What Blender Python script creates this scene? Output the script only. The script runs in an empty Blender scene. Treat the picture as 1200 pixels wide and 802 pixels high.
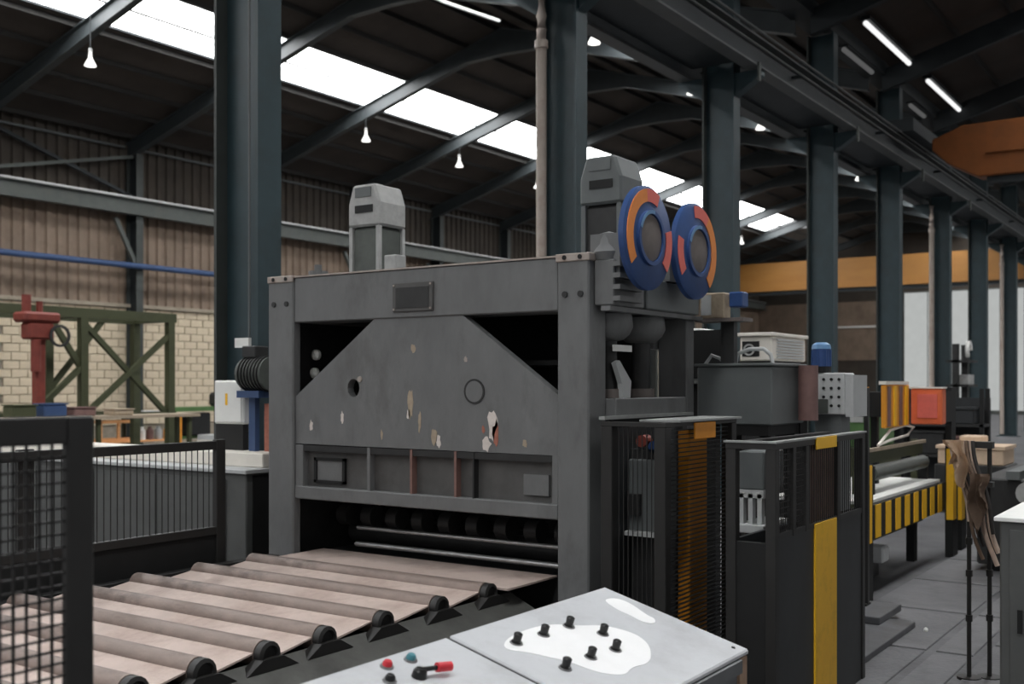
import bpy, bmesh, math, random
from mathutils import Vector, Matrix
random.seed(7)
SC = bpy.context.scene
COL = SC.collection
PI = math.pi

# ------------------------------------------------------------------ camera
FPX, EYE = 1274.0, 2.3
YAW = math.atan(869 / FPX)            # hall axis (+X) lies this far right of the view axis
cam = bpy.data.objects.new('camera', bpy.data.cameras.new('camera'))
COL.objects.link(cam)
cam.data.sensor_width = 36.0
cam.data.lens = 36.0 * FPX / 1200.0
cam.data.clip_start = 0.05
cam.data.clip_end = 400
fwd = Vector((math.cos(YAW), math.sin(YAW), 0))
cam.data.shift_y = 49 / 1200          # level camera with a rising front: verticals stay parallel
cam.location = (0, 0, EYE)
cam.rotation_euler = fwd.to_track_quat('-Z', 'Y').to_euler()
cam.data.dof.use_dof = True
cam.data.dof.focus_distance = 7.6
cam.data.dof.aperture_fstop = 2.0
SC.camera = cam

# ------------------------------------------------------------------ world, light, exposure
WORLD_STRENGTH = 0.5
SKYLIGHT = 14.0
EXPOSURE = 0.0
w = bpy.data.worlds.new('overcast_sky'); SC.world = w
w.use_nodes = True
bg = w.node_tree.nodes['Background']
bg.inputs[0].default_value = (.98, 0.99, 1.0, 1)
bg.inputs[1].default_value = WORLD_STRENGTH
SC.view_settings.view_transform = 'Standard'
SC.view_settings.look = 'None'
SC.view_settings.gamma = 1
SC.view_settings.use_curve_mapping = False
SC.view_settings.exposure = EXPOSURE

# ------------------------------------------------------------------ materials
def S(r, g, b):
    f = lambda c: (c / 255 / 12.92) if c / 255 <= .04045 else ((c / 255 + .055) / 1.055) ** 2.4
    return (f(r), f(g), f(b), 1)

def mat(name, col, rough=.6, metal=0.0, var=.35, scale=4.0, bump=.0, bscale=40, dirt=None, dscale=2.0, damt=.5, stretch=None, spec=.4):
    """painted / worn surface: base colour broken by noise, optional dirt colour, optional relief"""
    m = bpy.data.materials.new(name); m.use_nodes = True
    nt = m.node_tree; N = nt.nodes; L = nt.links
    p = N['Principled BSDF']
    p.inputs['Roughness'].default_value = rough
    p.inputs['Metallic'].default_value = metal
    p.inputs['Specular IOR Level'].default_value = spec
    tc = N.new('ShaderNodeTexCoord'); src = tc.outputs['Object']
    if stretch:
        mp = N.new('ShaderNodeMapping'); mp.inputs['Scale'].default_value = stretch
        L.new(src, mp.inputs['Vector']); src = mp.outputs['Vector']
    n = N.new('ShaderNodeTexNoise'); n.inputs['Scale'].default_value = scale
    n.inputs['Detail'].default_value = 6; n.inputs['Roughness'].default_value = .65
    L.new(src, n.inputs['Vector'])
    r = N.new('ShaderNodeValToRGB'); e = r.color_ramp.elements
    e[0].position = .3; e[1].position = .72
    e[0].color = [c * (1 - var) for c in col[:3]] + [1]
    e[1].color = [min(1, c * (1 + var)) for c in col[:3]] + [1]
    L.new(n.outputs['Fac'], r.inputs['Fac']); out = r.outputs['Color']
    if dirt:
        n2 = N.new('ShaderNodeTexNoise'); n2.inputs['Scale'].default_value = dscale
        n2.inputs['Detail'].default_value = 8; n2.inputs['Roughness'].default_value = .7
        L.new(src, n2.inputs['Vector'])
        r2 = N.new('ShaderNodeValToRGB'); r2.color_ramp.elements[0].position = .5; r2.color_ramp.elements[1].position = .72
        r2.color_ramp.elements[1].color = (damt, damt, damt, 1)
        L.new(n2.outputs['Fac'], r2.inputs['Fac'])
        mx = N.new('ShaderNodeMixRGB'); mx.inputs[2].default_value = dirt
        L.new(r2.outputs['Color'], mx.inputs[0]); L.new(out, mx.inputs[1]); out = mx.outputs[0]
    L.new(out, p.inputs['Base Color'])
    if bump:
        n3 = N.new('ShaderNodeTexNoise'); n3.inputs['Scale'].default_value = bscale; n3.inputs['Detail'].default_value = 4
        L.new(src, n3.inputs['Vector'])
        b = N.new('ShaderNodeBump'); b.inputs['Strength'].default_value = bump; b.inputs['Distance'].default_value = .02
        L.new(n3.outputs['Fac'], b.inputs['Height']); L.new(b.outputs['Normal'], p.inputs['Normal'])
    return m

def emit(name, col, strength):
    m = bpy.data.materials.new(name); m.use_nodes = True
    nt = m.node_tree; nt.nodes.clear()
    o = nt.nodes.new('ShaderNodeOutputMaterial'); e = nt.nodes.new('ShaderNodeEmission')
    tc = nt.nodes.new('ShaderNodeTexCoord'); n = nt.nodes.new('ShaderNodeTexNoise'); n.inputs['Scale'].default_value = 1.5
    r = nt.nodes.new('ShaderNodeValToRGB')
    r.color_ramp.elements[0].color = [c * .85 for c in col[:3]] + [1]; r.color_ramp.elements[1].color = col
    nt.links.new(tc.outputs['Object'], n.inputs['Vector']); nt.links.new(n.outputs['Fac'], r.inputs['Fac'])
    nt.links.new(r.outputs['Color'], e.inputs['Color'])
    e.inputs['Strength'].default_value = strength
    nt.links.new(e.outputs[0], o.inputs[0])
    return m

M = {}
M['concrete'] = mat('worn_concrete', S(86, 86, 88), .75, var=.3, scale=1.2, bump=.3, bscale=18, dirt=S(52, 52, 54), dscale=.7, damt=.8)
M['slab'] = mat('slab_concrete', S(98, 98, 100), .7, var=.3, scale=2.5, bump=.3, bscale=25, dirt=S(60, 60, 62), dscale=1.3, damt=.8)
M['floor_plate'] = mat('floor_steel_plate', S(92, 93, 96), .5, .3, var=.25, scale=3, dirt=S(50, 50, 50), damt=.6)
M['roof'] = mat('roof_sheet', S(66, 59, 54), .9, var=.25, scale=.6, bump=.2, bscale=6)
M['roof_steel'] = mat('roof_steel', S(38, 43, 46), .6, var=.2, scale=2)
M['rafter'] = mat('rafter_steel', S(58, 63, 65), .5, var=.15, scale=2)
M['purlin'] = mat('purlin_steel', S(40, 38, 36), .7, var=.2, scale=2)
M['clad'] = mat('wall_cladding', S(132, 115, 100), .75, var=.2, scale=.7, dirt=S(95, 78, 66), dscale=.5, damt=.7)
M['clad_dark'] = mat('dark_shaded_cladding', S(66, 60, 54), .85, var=.2, scale=.7, dirt=S(80, 70, 60), dscale=.5, damt=.6)  # dark brown, darkened further for the light falling off under the roof
M['block'] = mat('concrete_block', S(205, 190, 165), .9, var=.14, scale=3, bump=.3, dirt=S(150, 130, 105), dscale=.8, damt=.6)
M['mortar'] = mat('mortar', S(150, 140, 125), .95, var=.2, scale=5)
M['teal'] = mat('teal_column_paint', S(48, 65, 70), .4, var=.18, scale=2, dirt=S(50, 50, 50), dscale=1.5, damt=.4)
M['greysteel'] = mat('grey_green_steel', S(84, 88, 85), .6, var=.15, scale=2, dirt=S(85, 80, 72), dscale=1, damt=.4)
M['wallcol'] = mat('wall_column_paint', S(60, 64, 62), .6, var=.2, scale=2)
M['girder'] = mat('crane_girder_paint', S(84, 86, 86), .55, var=.2, scale=2, dirt=S(60, 58, 55), dscale=1, damt=.5)
M['pipe'] = mat('downpipe', S(178, 166, 156), .5, var=.12, scale=2, dirt=S(130, 85, 66), dscale=.9, damt=.6)
M['bluepipe'] = mat('blue_pipe_paint', S(54, 76, 114), .5, var=.15, scale=2)
M['yellowcrane'] = mat('crane_yellow', S(152, 106, 50), .55, var=.12, scale=1.2, dirt=S(140, 92, 35), dscale=.8, damt=.5, stretch=(1, .2, 1))
M['orangecrane'] = mat('crane_orange', S(122, 68, 24), .55, var=.2, scale=1.2, dirt=S(90, 50, 24), dscale=.8, damt=.6)
M['press'] = mat('press_grey_paint', S(108, 109, 109), .55, .0, var=.16, scale=3.0, bump=.06, bscale=60, dirt=S(72, 70, 68), dscale=2.2, damt=.6, stretch=(1, 1, .45))
M['press_panel'] = mat('press_recess_paint', S(84, 83, 82), .6, var=.2, scale=3, dirt=S(60, 56, 54), dscale=2, damt=.6)
M['press_dark'] = mat('oily_dark_steel', S(46, 46, 46), .5, .1, var=.3, scale=4)
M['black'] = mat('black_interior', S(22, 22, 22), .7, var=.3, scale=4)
M['press_edge'] = mat('bare_worn_edge', S(168, 158, 150), .5, .2, var=.2, scale=8, dirt=S(120, 85, 66), dscale=5, damt=.6)
M['roll'] = mat('polished_roll', S(170, 170, 170), .35, .7, var=.2, scale=6)
M['roller'] = mat('rust_roller', S(136, 120, 112), .5, .2, var=.25, scale=5, bump=.1, dirt=S(62, 52, 48), dscale=3, damt=.9, stretch=(1, .5, 1))
M['apron'] = mat('pink_rust_plate', S(194, 176, 167), .65, .0, var=.12, scale=3, bump=.1, dirt=S(150, 126, 114), dscale=1.8, damt=.7)
M['conv'] = mat('conveyor_frame_paint', S(82, 82, 79), .6, var=.25, scale=3, dirt=S(52, 50, 48), dscale=2, damt=.6)
M['scuff_white'] = mat('chipped_paint_white', S(214, 205, 198), .7, var=.1, scale=20)
M['scuff_rust'] = mat('chipped_paint_rust', S(165, 105, 88), .7, var=.2, scale=20)
M['scuff_tan'] = mat('chipped_paint_tan', S(165, 150, 130), .7, var=.2, scale=20)
M['rib_rust'] = mat('rib_rust', S(125, 95, 88), .7, var=.2, scale=6)
M['blue'] = mat('wheel_blue', S(46, 74, 124), .45, var=.15, scale=6)
M['lightblue'] = mat('wheel_light_blue', S(100, 140, 180), .45, var=.15, scale=6)
M['orange'] = mat('wheel_orange', S(228, 138, 66), .5, var=.1, scale=6)
M['coral'] = mat('wheel_coral', S(226, 112, 100), .5, var=.1, scale=6)
M['hub'] = mat('hub_grey', S(112, 104, 100), .5, .1, var=.2, scale=6)
M['castgrey'] = mat('cast_light_grey', S(168, 168, 166), .55, var=.15, scale=6, dirt=S(100, 100, 98), dscale=4, damt=.5)
M['motorgreen'] = mat('motor_dark_grey', S(84, 88, 84), .55, var=.2, scale=5)
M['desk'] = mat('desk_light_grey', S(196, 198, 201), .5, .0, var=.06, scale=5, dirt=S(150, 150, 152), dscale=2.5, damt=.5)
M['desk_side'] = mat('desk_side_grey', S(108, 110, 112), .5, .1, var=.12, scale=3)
M['deskwhite'] = mat('desk_white', S(243, 243, 243), .5, var=.03, scale=6)
M['deskedge'] = mat('desk_rusty_edge', S(168, 140, 118), .6, var=.2, scale=8)
M['knob'] = mat('black_knob', S(24, 24, 24), .35, var=.2, scale=8)
M['chrome'] = mat('chrome_collar', S(150, 150, 150), .3, .8, var=.1, scale=8)
M['red'] = mat('red_plastic', S(205, 52, 62), .4, var=.1, scale=8)
M['tealknob'] = mat('teal_plastic', S(70, 130, 140), .4, var=.1, scale=8)
M['fence'] = mat('fence_black_paint', S(38, 37, 36), .5, .0, var=.2, scale=5)
M['fence_hi'] = mat('guard_grey_rail', S(150, 152, 150), .5, .2, var=.2, scale=5)
M['charcoal'] = mat('charcoal_panel', S(46, 48, 50), .5, var=.2, scale=3, dirt=S(30, 30, 30), damt=.6)
M['yellow'] = mat('safety_yellow', S(250, 192, 44), .5, var=.08, scale=4, dirt=S(150, 105, 30), dscale=4, damt=.45)
M['tagorange'] = mat('tag_orange', S(232, 150, 40), .5, var=.1, scale=6)
M['purplebrown'] = mat('brown_mesh_pane', S(100, 80, 72), .6, var=.3, scale=5)
M['lightgrey'] = mat('light_grey_paint', S(186, 188, 188), .55, var=.1, scale=4, dirt=S(130, 128, 124), dscale=2, damt=.5)
M['midgrey'] = mat('mid_grey_paint', S(98, 102, 102), .55, var=.12, scale=3, dirt=S(80, 80, 80), dscale=1.5, damt=.5)
M['cabgrey'] = mat('cabinet_grey_paint', S(86, 87, 86), .6, var=.15, scale=3, dirt=S(66, 64, 62), dscale=1.5, damt=.6)
M['white'] = mat('white_enamel', S(232, 232, 228), .5, var=.05, scale=4)
M['cream'] = mat('cream_enamel', S(228, 222, 212), .55, var=.07, scale=4)
M['brownpaint'] = mat('brown_red_paint', S(120, 92, 88), .55, var=.2, scale=6)
M['green'] = mat('dark_green_paint', S(66, 70, 46), .6, var=.25, scale=2, dirt=S(58, 60, 42), dscale=2, damt=.5)
M['green2'] = mat('machine_green', S(76, 110, 62), .55, var=.2, scale=3)
M['redmachine'] = mat('red_oxide_paint', S(118, 52, 42), .6, var=.25, scale=3, dirt=S(80, 40, 34), damt=.5)
M['wood'] = mat('pale_timber', S(222, 160, 105), .75, var=.15, scale=5, stretch=(1, 1, 4))
M['beige'] = mat('beige_sacking', S(205, 180, 155), .85, var=.15, scale=4)
M['orangebox'] = mat('orange_box_paint', S(228, 114, 72), .5, var=.1, scale=4, dirt=S(200, 80, 50), dscale=3, damt=.5)
M['amber'] = mat('amber_paint', S(225, 150, 45), .5, var=.12, scale=4)
M['hose1'] = mat('hose_beige', S(205, 182, 165), .7, var=.2, scale=8)
M['hose2'] = mat('hose_grey_brown', S(120, 100, 85), .7, var=.2, scale=8)
M['hose3'] = mat('hose_dark', S(50, 46, 44), .6, var=.2, scale=8)
M['skylight'] = emit('skylight_sheet', (.985, .995, 1, 1), SKYLIGHT)
M['lampglow'] = emit('lamp_shade_glow', (1, .98, .94, 1), 2.2)
M['tube'] = emit('strip_tube_glow', (1, 1, 1, 1), 1.1)
M['tubedim'] = emit('strip_tube_dim', (1, 1, 1, 1), .10)
M['door_glow'] = emit('backlit_door_sheet', (.97, 1, .98, 1), .5)

# ------------------------------------------------------------------ mesh helpers
WORLD = {}
class MB:
    def __init__(self): self.bm = bmesh.new()
    def box(self, x0, x1, y0, y1, z0, z1):
        m = Matrix.Translation(((x0 + x1) / 2, (y0 + y1) / 2, (z0 + z1) / 2)) @ Matrix.Diagonal((abs(x1 - x0), abs(y1 - y0), abs(z1 - z0), 1))
        bmesh.ops.create_cube(self.bm, size=1, matrix=m); return self
    def bar(self, a, b, wd, ht, up=(0, 0, 1)):
        a = Vector(a); b = Vector(b); d = b - a; L = d.length; d.normalize()
        up = Vector(up)
        if abs(d.dot(up)) > .99: up = Vector((1, 0, 0))
        s = d.cross(up).normalized(); u = s.cross(d)
        m = Matrix(((d.x, s.x, u.x, 0), (d.y, s.y, u.y, 0), (d.z, s.z, u.z, 0), (0, 0, 0, 1)))
        m = Matrix.Translation((a + b) / 2) @ m @ Matrix.Diagonal((L, wd, ht, 1))
        bmesh.ops.create_cube(self.bm, size=1, matrix=m); return self
    def cyl(self, a, b, r, r2=None, seg=16):
        a = Vector(a); b = Vector(b); d = b - a
        q = d.to_track_quat('Z', 'Y').to_matrix().to_4x4()
        bmesh.ops.create_cone(self.bm, cap_ends=True, segments=seg, radius1=r, radius2=r if r2 is None else r2, depth=d.length,
                              matrix=Matrix.Translation((a + b) / 2) @ q); return self
    def lathe(self, c, axis, prof, seg=20):
        """prof: list of (distance along axis, radius)"""
        c = Vector(c); q = Vector(axis).to_track_quat('Z', 'Y').to_matrix()
        rings = []
        for h, r in prof:
            if r < 1e-5: rings.append([self.bm.verts.new(c + q @ Vector((0, 0, h)))])
            else: rings.append([self.bm.verts.new(c + q @ Vector((r * math.cos(2 * PI * k / seg), r * math.sin(2 * PI * k / seg), h))) for k in range(seg)])
        for A, B in zip(rings, rings[1:]):
            for k in range(seg):
                k2 = (k + 1) % seg
                if len(A) == 1 and len(B) == 1: continue
                if len(A) == 1: self.bm.faces.new((A[0], B[k2], B[k]))
                elif len(B) == 1: self.bm.faces.new((A[k], A[k2], B[0]))
                else: self.bm.faces.new((A[k], A[k2], B[k2], B[k]))
        return self
    def prism(self, pts, off):
        """closed 3-D polygon extruded by off"""
        off = Vector(off)
        v = [self.bm.verts.new(p) for p in pts]; w_ = [self.bm.verts.new(Vector(p) + off) for p in pts]
        n = len(v)
        self.bm.faces.new(v); self.bm.faces.new(list(reversed(w_)))
        for i in range(n): self.bm.faces.new((v[i], w_[i], w_[(i + 1) % n], v[(i + 1) % n]))
        return self
    def tube(self, pts, r, seg=8):
        pts = [Vector(p) for p in pts]; rings = []
        for i, p in enumerate(pts):
            d = (pts[min(i + 1, len(pts) - 1)] - pts[max(i - 1, 0)]).normalized()
            q = d.to_track_quat('Z', 'Y').to_matrix()
            rings.append([self.bm.verts.new(p + q @ Vector((r * math.cos(2 * PI * k / seg), r * math.sin(2 * PI * k / seg), 0))) for k in range(seg)])
        for A, B in zip(rings, rings[1:]):
            for k in range(seg): self.bm.faces.new((A[k], A[(k + 1) % seg], B[(k + 1) % seg], B[k]))
        self.bm.faces.new(rings[0]); self.bm.faces.new(rings[-1]); return self
    def ring(self, c, axis, r0, r1, t, a0=0, a1=2 * PI, seg=32, ref=None):
        """flat annular sector of thickness t along axis, angles measured in the XZ plane when axis is -Y"""
        c = Vector(c); n = Vector(axis).normalized()
        e1 = Vector(ref) if ref else Vector((1, 0, 0)); e2 = Vector((0, 0, 1)) if abs(n.z) < .5 else Vector((0, 1, 0))
        full = abs(a1 - a0) > 2 * PI - 1e-3
        secs = []
        for k in range(seg if full else seg + 1):
            a = a0 + (a1 - a0) * k / seg
            d = e1 * math.cos(a) + e2 * math.sin(a)
            secs.append([self.bm.verts.new(c + d * r0), self.bm.verts.new(c + d * r1), self.bm.verts.new(c + d * r1 + n * t), self.bm.verts.new(c + d * r0 + n * t)])
        m = len(secs)
        for k in range(m if full else m - 1):
            A, B = secs[k], secs[(k + 1) % m]
            for j in range(4): self.bm.faces.new((A[j], A[(j + 1) % 4], B[(j + 1) % 4], B[j]))
        if not full: self.bm.faces.new(secs[0]); self.bm.faces.new(secs[-1])
        return self
    def build(self, name, material, parent=None, bevel=0, smooth=False):
        bm = self.bm
        bmesh.ops.recalc_face_normals(bm, faces=bm.faces)
        if bevel:
            ed = [e for e in bm.edges if len(e.link_faces) == 2 and e.calc_face_angle(0) > .6]
            bmesh.ops.bevel(bm, geom=ed, offset=bevel, segments=1, affect='EDGES', clamp_overlap=True)
        xs = [v.co for v in bm.verts]
        lo = Vector((min(v.x for v in xs), min(v.y for v in xs), min(v.z for v in xs)))
        hi = Vector((max(v.x for v in xs), max(v.y for v in xs), max(v.z for v in xs)))
        org = Vector(((lo.x + hi.x) / 2, (lo.y + hi.y) / 2, lo.z))
        bmesh.ops.translate(bm, verts=bm.verts, vec=-org)
        me = bpy.data.meshes.new(name); bm.to_mesh(me); bm.free()
        if smooth:
            for p in me.polygons: p.use_smooth = True
            try: me.set_sharp_from_angle(angle=.6)
            except Exception: pass
        me.materials.append(M[material])
        o = bpy.data.objects.new(name, me); COL.objects.link(o)
        if parent: o.parent = parent; o.location = org - WORLD[parent]
        else: o.location = org
        WORLD[o] = org
        return o

def tag(o, label, cat, group=None):
    o['label'] = label; o['category'] = cat
    if group: o['group'] = group
    return o
def thing(name, label, cat, loc, group=None):
    o = bpy.data.objects.new(name, None); COL.objects.link(o)
    o.empty_display_size = .1
    o.location = loc; WORLD[o] = Vector(loc)
    return tag(o, label, cat, group)
def struct(o, label=None):
    o['kind'] = 'structure'
    if label: o['label'] = label
    return o
def stuff(o): o['kind'] = 'stuff'; return o
def copy_at(o, parent, delta):
    """copy of one object, moved by delta in world space, sharing its mesh"""
    c = o.copy(); COL.objects.link(c); c.parent = parent
    WORLD[c] = WORLD[o] + Vector(delta)
    c.location = WORLD[c] - (WORLD[parent] if parent else Vector())
    return c
def copy_thing(root, delta, label=None):
    r = copy_at(root, None, delta)
    if label: r['label'] = label
    for ch in list(root.children):
        c = copy_at(ch, r, delta)
        for g in list(ch.children): copy_at(g, c, delta)
    return r
def B(name, material, parent, x0, x1, y0, y1, z0, z1, bevel=0):
    return MB().box(x0, x1, y0, y1, z0, z1).build(name, material, parent, bevel)
def patch(cy, cz, ry, rz, x, t, seed, n=14):
    """irregular flake on a plane facing -X"""
    rnd = random.Random(seed)
    pts = []
    for k in range(n):
        a = 2 * PI * k / n; r = rnd.uniform(.55, 1.0)
        pts.append((x, cy + ry * r * math.cos(a), cz + rz * r * math.sin(a)))
    return MB().prism(pts, (-t, 0, 0))

# ================================================================== SETTING
XA, XB = -28.0, 90.0          # hall length
YC, YW, YR = 8.9, 34.7, 21.8  # middle column line, left wall, left-bay ridge
EAVE, SL = 11.4, .28
RX = [19.4 + 6.03 * k for k in range(-7, 12)]
def zroof(y):
    if y >= YR: return EAVE + SL * (YW - y)
    if y >= YC: return EAVE + SL * (y - YC)
    yr2 = YC - (YR - YC)
    return EAVE + SL * (YC - y) if y >= yr2 else EAVE + SL * (y - (yr2 - (YR - YC)))

floor = struct(B('floor', 'concrete', None, XA - 60, XB + 2, -80, YW + .5, -.2, 0), 'dark grey worn concrete hall floor')
for i, (sy0, sy1) in enumerate(((.35, 1.87), (1.95, 2.25), (2.33, 3.30))):
    for j in range(5):
        x0 = 8.0 + j * 1.75 + (.5 if i == 0 else 0)
        B('slab', 'slab', floor, x0, x0 + 1.69, sy0, sy1, -.05, .012, .006)

# left wall
def corrugated(x0, x1, y, z0, z1, pitch, depth, name, material, parent):
    mb = MB(); bm = mb.bm; x = x0; prof = []
    while x < x1:
        prof += [(x, 0), (x + pitch * .45, 0), (x + pitch * .55, -depth), (x + pitch * .9, -depth)]
        x += pitch
    lo = [bm.verts.new((a, y + b, z0)) for a, b in prof]; hi = [bm.verts.new((a, y + b, z1)) for a, b in prof]
    for k in range(len(prof) - 1): bm.faces.new((lo[k], lo[k + 1], hi[k + 1], hi[k]))
    return mb.build(name, material, parent)
wall = struct(B('wall_left', 'mortar', None, 8, XB, YW, YW + .3, 0, EAVE + .2), 'long side wall, block base with brown corrugated cladding above')
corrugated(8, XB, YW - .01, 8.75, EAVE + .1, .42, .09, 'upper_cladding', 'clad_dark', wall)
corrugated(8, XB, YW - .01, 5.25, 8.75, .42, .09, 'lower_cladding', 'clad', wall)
B('sill_band', 'mortar', wall, 8, XB, YW - .2, YW, 5.13, 5.27)
blk = None
for r in range(15):
    for c in range(17):
        x = 20.2 + c * .6 + (.3 if r % 2 else 0); z = .78 + r * .29
        dx = random.uniform(-.012, .0)
        if blk is None: blk = B('block', 'block', wall, x, x + .575, YW - .06, YW, z, z + .268, .012); b0 = (x, z)
        else: copy_at(blk, wall, (x - b0[0], dx, z - b0[1]))
B('base_course', 'block', wall, 8, 20.15, YW - .05, YW, 0, 5.1); B('base_course', 'block', wall, 30.75, XB, YW - .05, YW, 0, 5.1)

# far end wall with the bright sheeted doorway
fw = struct(B('wall_far', 'clad_dark', None, XB - 2, XB - 1.7, -18, YW, 0, 15.2), 'distant end wall of the hall')
B('cladding_band', 'clad', fw, XB - 2.1, XB - 2, 22.8, YW, 4.2, 8.9)
B('girt', 'white', fw, XB - 2.2, XB - 2.1, 22.8, 30, 6.8, 6.95)
door = struct(B('door_1', 'greysteel', None, XB - 2.25, XB - 2.05, 3.0, 22.7, 0, 9.5), 'tall bright sheeted doorway in the distant end wall')
for k in range(11):
    B('pane', 'door_glow', door, XB - 2.3, XB - 2.26, 3.2 + k * 1.77, 4.9 + k * 1.77, .3, 9.4)

# roof sheets
SKY = [(26.4, 28.6), (15.0, 17.2)]
yr2 = YC - (YR - YC)
def roof_piece(name, ya, yb, parent):
    t = .07
    return MB().prism([(XA, ya, zroof(ya)), (XA, yb, zroof(yb)), (XA, yb, zroof(yb) + t), (XA, ya, zroof(ya) + t)], (XB - XA, 0, 0)).build(name, 'roof', parent)
ceil = struct(roof_piece('ceiling', 28.6, YW, None), 'dark sheeted roof of the hall')
for a, b in ((YR, 26.4), (17.2, YR), (YC, 15.0), (2.9, YC), (yr2, .7), (-11, yr2)):
    roof_piece('roof_sheet', a, b, ceil)
B('gutter', 'roof_steel', ceil, XA, XB, YC - .3, YC + .3, EAVE - .35, EAVE + .0)
y = YW - .5; pk = []
k = -6
while True:
    y = 27.5 + 1.35 * k; k += 1
    if y > YW - .2: break
    pk.append(y)
pk = [27.5 + 1.35 * k for k in range(-4, 6)]
pk += [16.1 - 1.35 * k for k in range(-4, 6)] + [YC - .8 - 1.35 * k for k in range(0, 6)]
for y in pk:
    hw, dp = (.02, .08) if any(a < y < b for a, b in SKY) else (.035, .17)
    if y < YW - .1: B('purlin', 'purlin', ceil, XA, XB, y - hw, y + hw, zroof(y) - dp, zroof(y) - .01)
def rafter(x, hang=.55, wd=.13):
    mb = MB()
    for x0, x1, dz0, dz1 in ((x - .02, x + .02, -.17, -.17 - hang), (x - wd, x + wd, -.17 - hang + .04, -.17 - hang), (x - wd, x + wd, -.17, -.21)):
        top = [(x0, YW, EAVE + dz0), (x0, YR, zroof(YR) + dz0), (x0, YC + .2, EAVE + dz0)]
        bot = [(x0, YC + .2, EAVE + dz1 - .0), (x0, YR - 1.6, zroof(YR - 1.6) + dz1), (x0, YR, zroof(YR - 1.6) + dz1 + .05), (x0, YR + 1.6, zroof(YR + 1.6) + dz1), (x0, YW, EAVE + dz1)]
        if abs(dz0 - dz1) < .05: bot = [(p[0], p[1], p[2] + dz1) for p in ((x0, YC + .2, EAVE), (x0, YR, zroof(YR)), (x0, YW, EAVE))]
        if dz0 < -.3:   # lower flange follows the underside
            under = [(x0, YC + .2, EAVE + dz1), (x0, YR - 1.6, zroof(YR - 1.6) + dz1), (x0, YR, zroof(YR - 1.6) + dz1 + .05), (x0, YR + 1.6, zroof(YR + 1.6) + dz1), (x0, YW, EAVE + dz1)]
            mb.prism(under + [(p[0], p[1], p[2] + .04) for p in reversed(under)], (x1 - x0, 0, 0))
        else: mb.prism(top + bot, (x1 - x0, 0, 0))
    return mb.build('rafter', 'rafter', ceil)
r0 = rafter(RX[0])
for x in RX[1:]: copy_at(r0, ceil, (x - RX[0], 0, 0))
r1 = MB().prism([(RX[0] - .1, YC - .2, EAVE - .2), (RX[0] - .1, yr2, zroof(yr2) - .2), (RX[0] - .1, yr2, zroof(yr2) - .7), (RX[0] - .1, YC - .2, EAVE - .8)], (.2, 0, 0)).build('rafter', 'roof_steel', ceil)
for x in RX[1:]: copy_at(r1, ceil, (x - RX[0], 0, 0))

# roof lights: one glowing sheet per bay
for n, (ya, yb) in enumerate(SKY + [(.7, 2.9)]):
    fr = struct(MB().box(XA, XB - 2, ya - .04, ya + .04, zroof(ya) - .03, zroof(ya) + .08).box(XA, XB - 2, yb - .04, yb + .04, zroof(yb) - .03, zroof(yb) + .08).build('window_%d' % (n + 1), 'roof_steel'), 'long bright roof light running the length of the hall')
    pane = None
    for x in RX:
        x1 = min(x + 6.0, 70.0 if n == 0 else XB - 2)
        if x > 69 and n == 0: continue
        if pane is None:
            pane = MB().prism([(x, ya + .04, zroof(ya + .04) + .03), (x, yb - .04, zroof(yb - .04) + .03), (x, yb - .04, zroof(yb - .04) + .06), (x, ya + .04, zroof(ya + .04) + .06)], (6.0, 0, 0)).build('pane', 'skylight', fr)
            px = x
        else: copy_at(pane, fr, (x - px, 0, 0))

# ------------------------------------------------------------------ steel columns of the middle line
CX = [8.02 + 6.24 * k for k in range(-3, 0)] + [8.02, 14.46, 20.55, 26.8, 32.85, 39.2, 45.4, 51.8, 58.0, 64.2, 70.4, 76.6, 82.8]
names = {8.02: 'teal steel column behind the left end of the press, with a white switch box',
         14.46: 'teal steel column with a pale downpipe rising behind the press',
         20.55: 'blue-grey steel column behind the pair of blue wheels',
         26.8: 'dark teal steel column behind the blue pump motor'}
def column(x):
    lab = names.get(x, 'dark steel column farther along the middle row')
    c = thing('steel_column', lab, 'column', (x, YC, 0), None if x in names else 'farther columns of the middle row')
    B('flange', 'wallcol', c, x - .165, x + .165, YC + .30, YC + .34, .03, EAVE - .4)
    B('flange', 'teal', c, x - .165, x + .165, YC - .34, YC - .30, .03, EAVE - .4)
    B('web', 'teal', c, x - .015, x + .015, YC - .30, YC + .30, .03, EAVE - .4)
    B('base_plate', 'teal', c, x - .28, x + .28, YC - .45, YC + .45, 0, .03)
    for s in (1, -1):
        MB().prism([(x - .12, YC + s * .34, 8.5), (x - .12, YC + s * .88, 8.5), (x - .12, YC + s * .88, 8.4), (x - .12, YC + s * .34, 8.05)], (.24, 0, 0)).build('bracket', 'teal', c)
    return c
for x in CX:
    if x < 8: continue
    c = column(x)
    if x == 8.02:
        MB().cyl((x - .19, YC - .24, 1.8), (x - .19, YC - .24, 8), .012, seg=8).build('conduit', 'midgrey', c)
    if x in (14.46, 39.2, 51.8):
        MB().tube([(x - .28, YC + .22, .1), (x - .28, YC + .22, 7.6), (x - .26, YC + .23, 7.8), (x - .28, YC + .22, 8.0), (x - .28, YC + .22, 8.4)], .085, 12).build('downpipe', 'pipe', c, smooth=True)
        MB().cyl((x - .28, YC + .22, 7.5), (x - .28, YC + .22, 7.62), .105, seg=12).build('pipe_collar', 'pipe', c)

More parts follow.
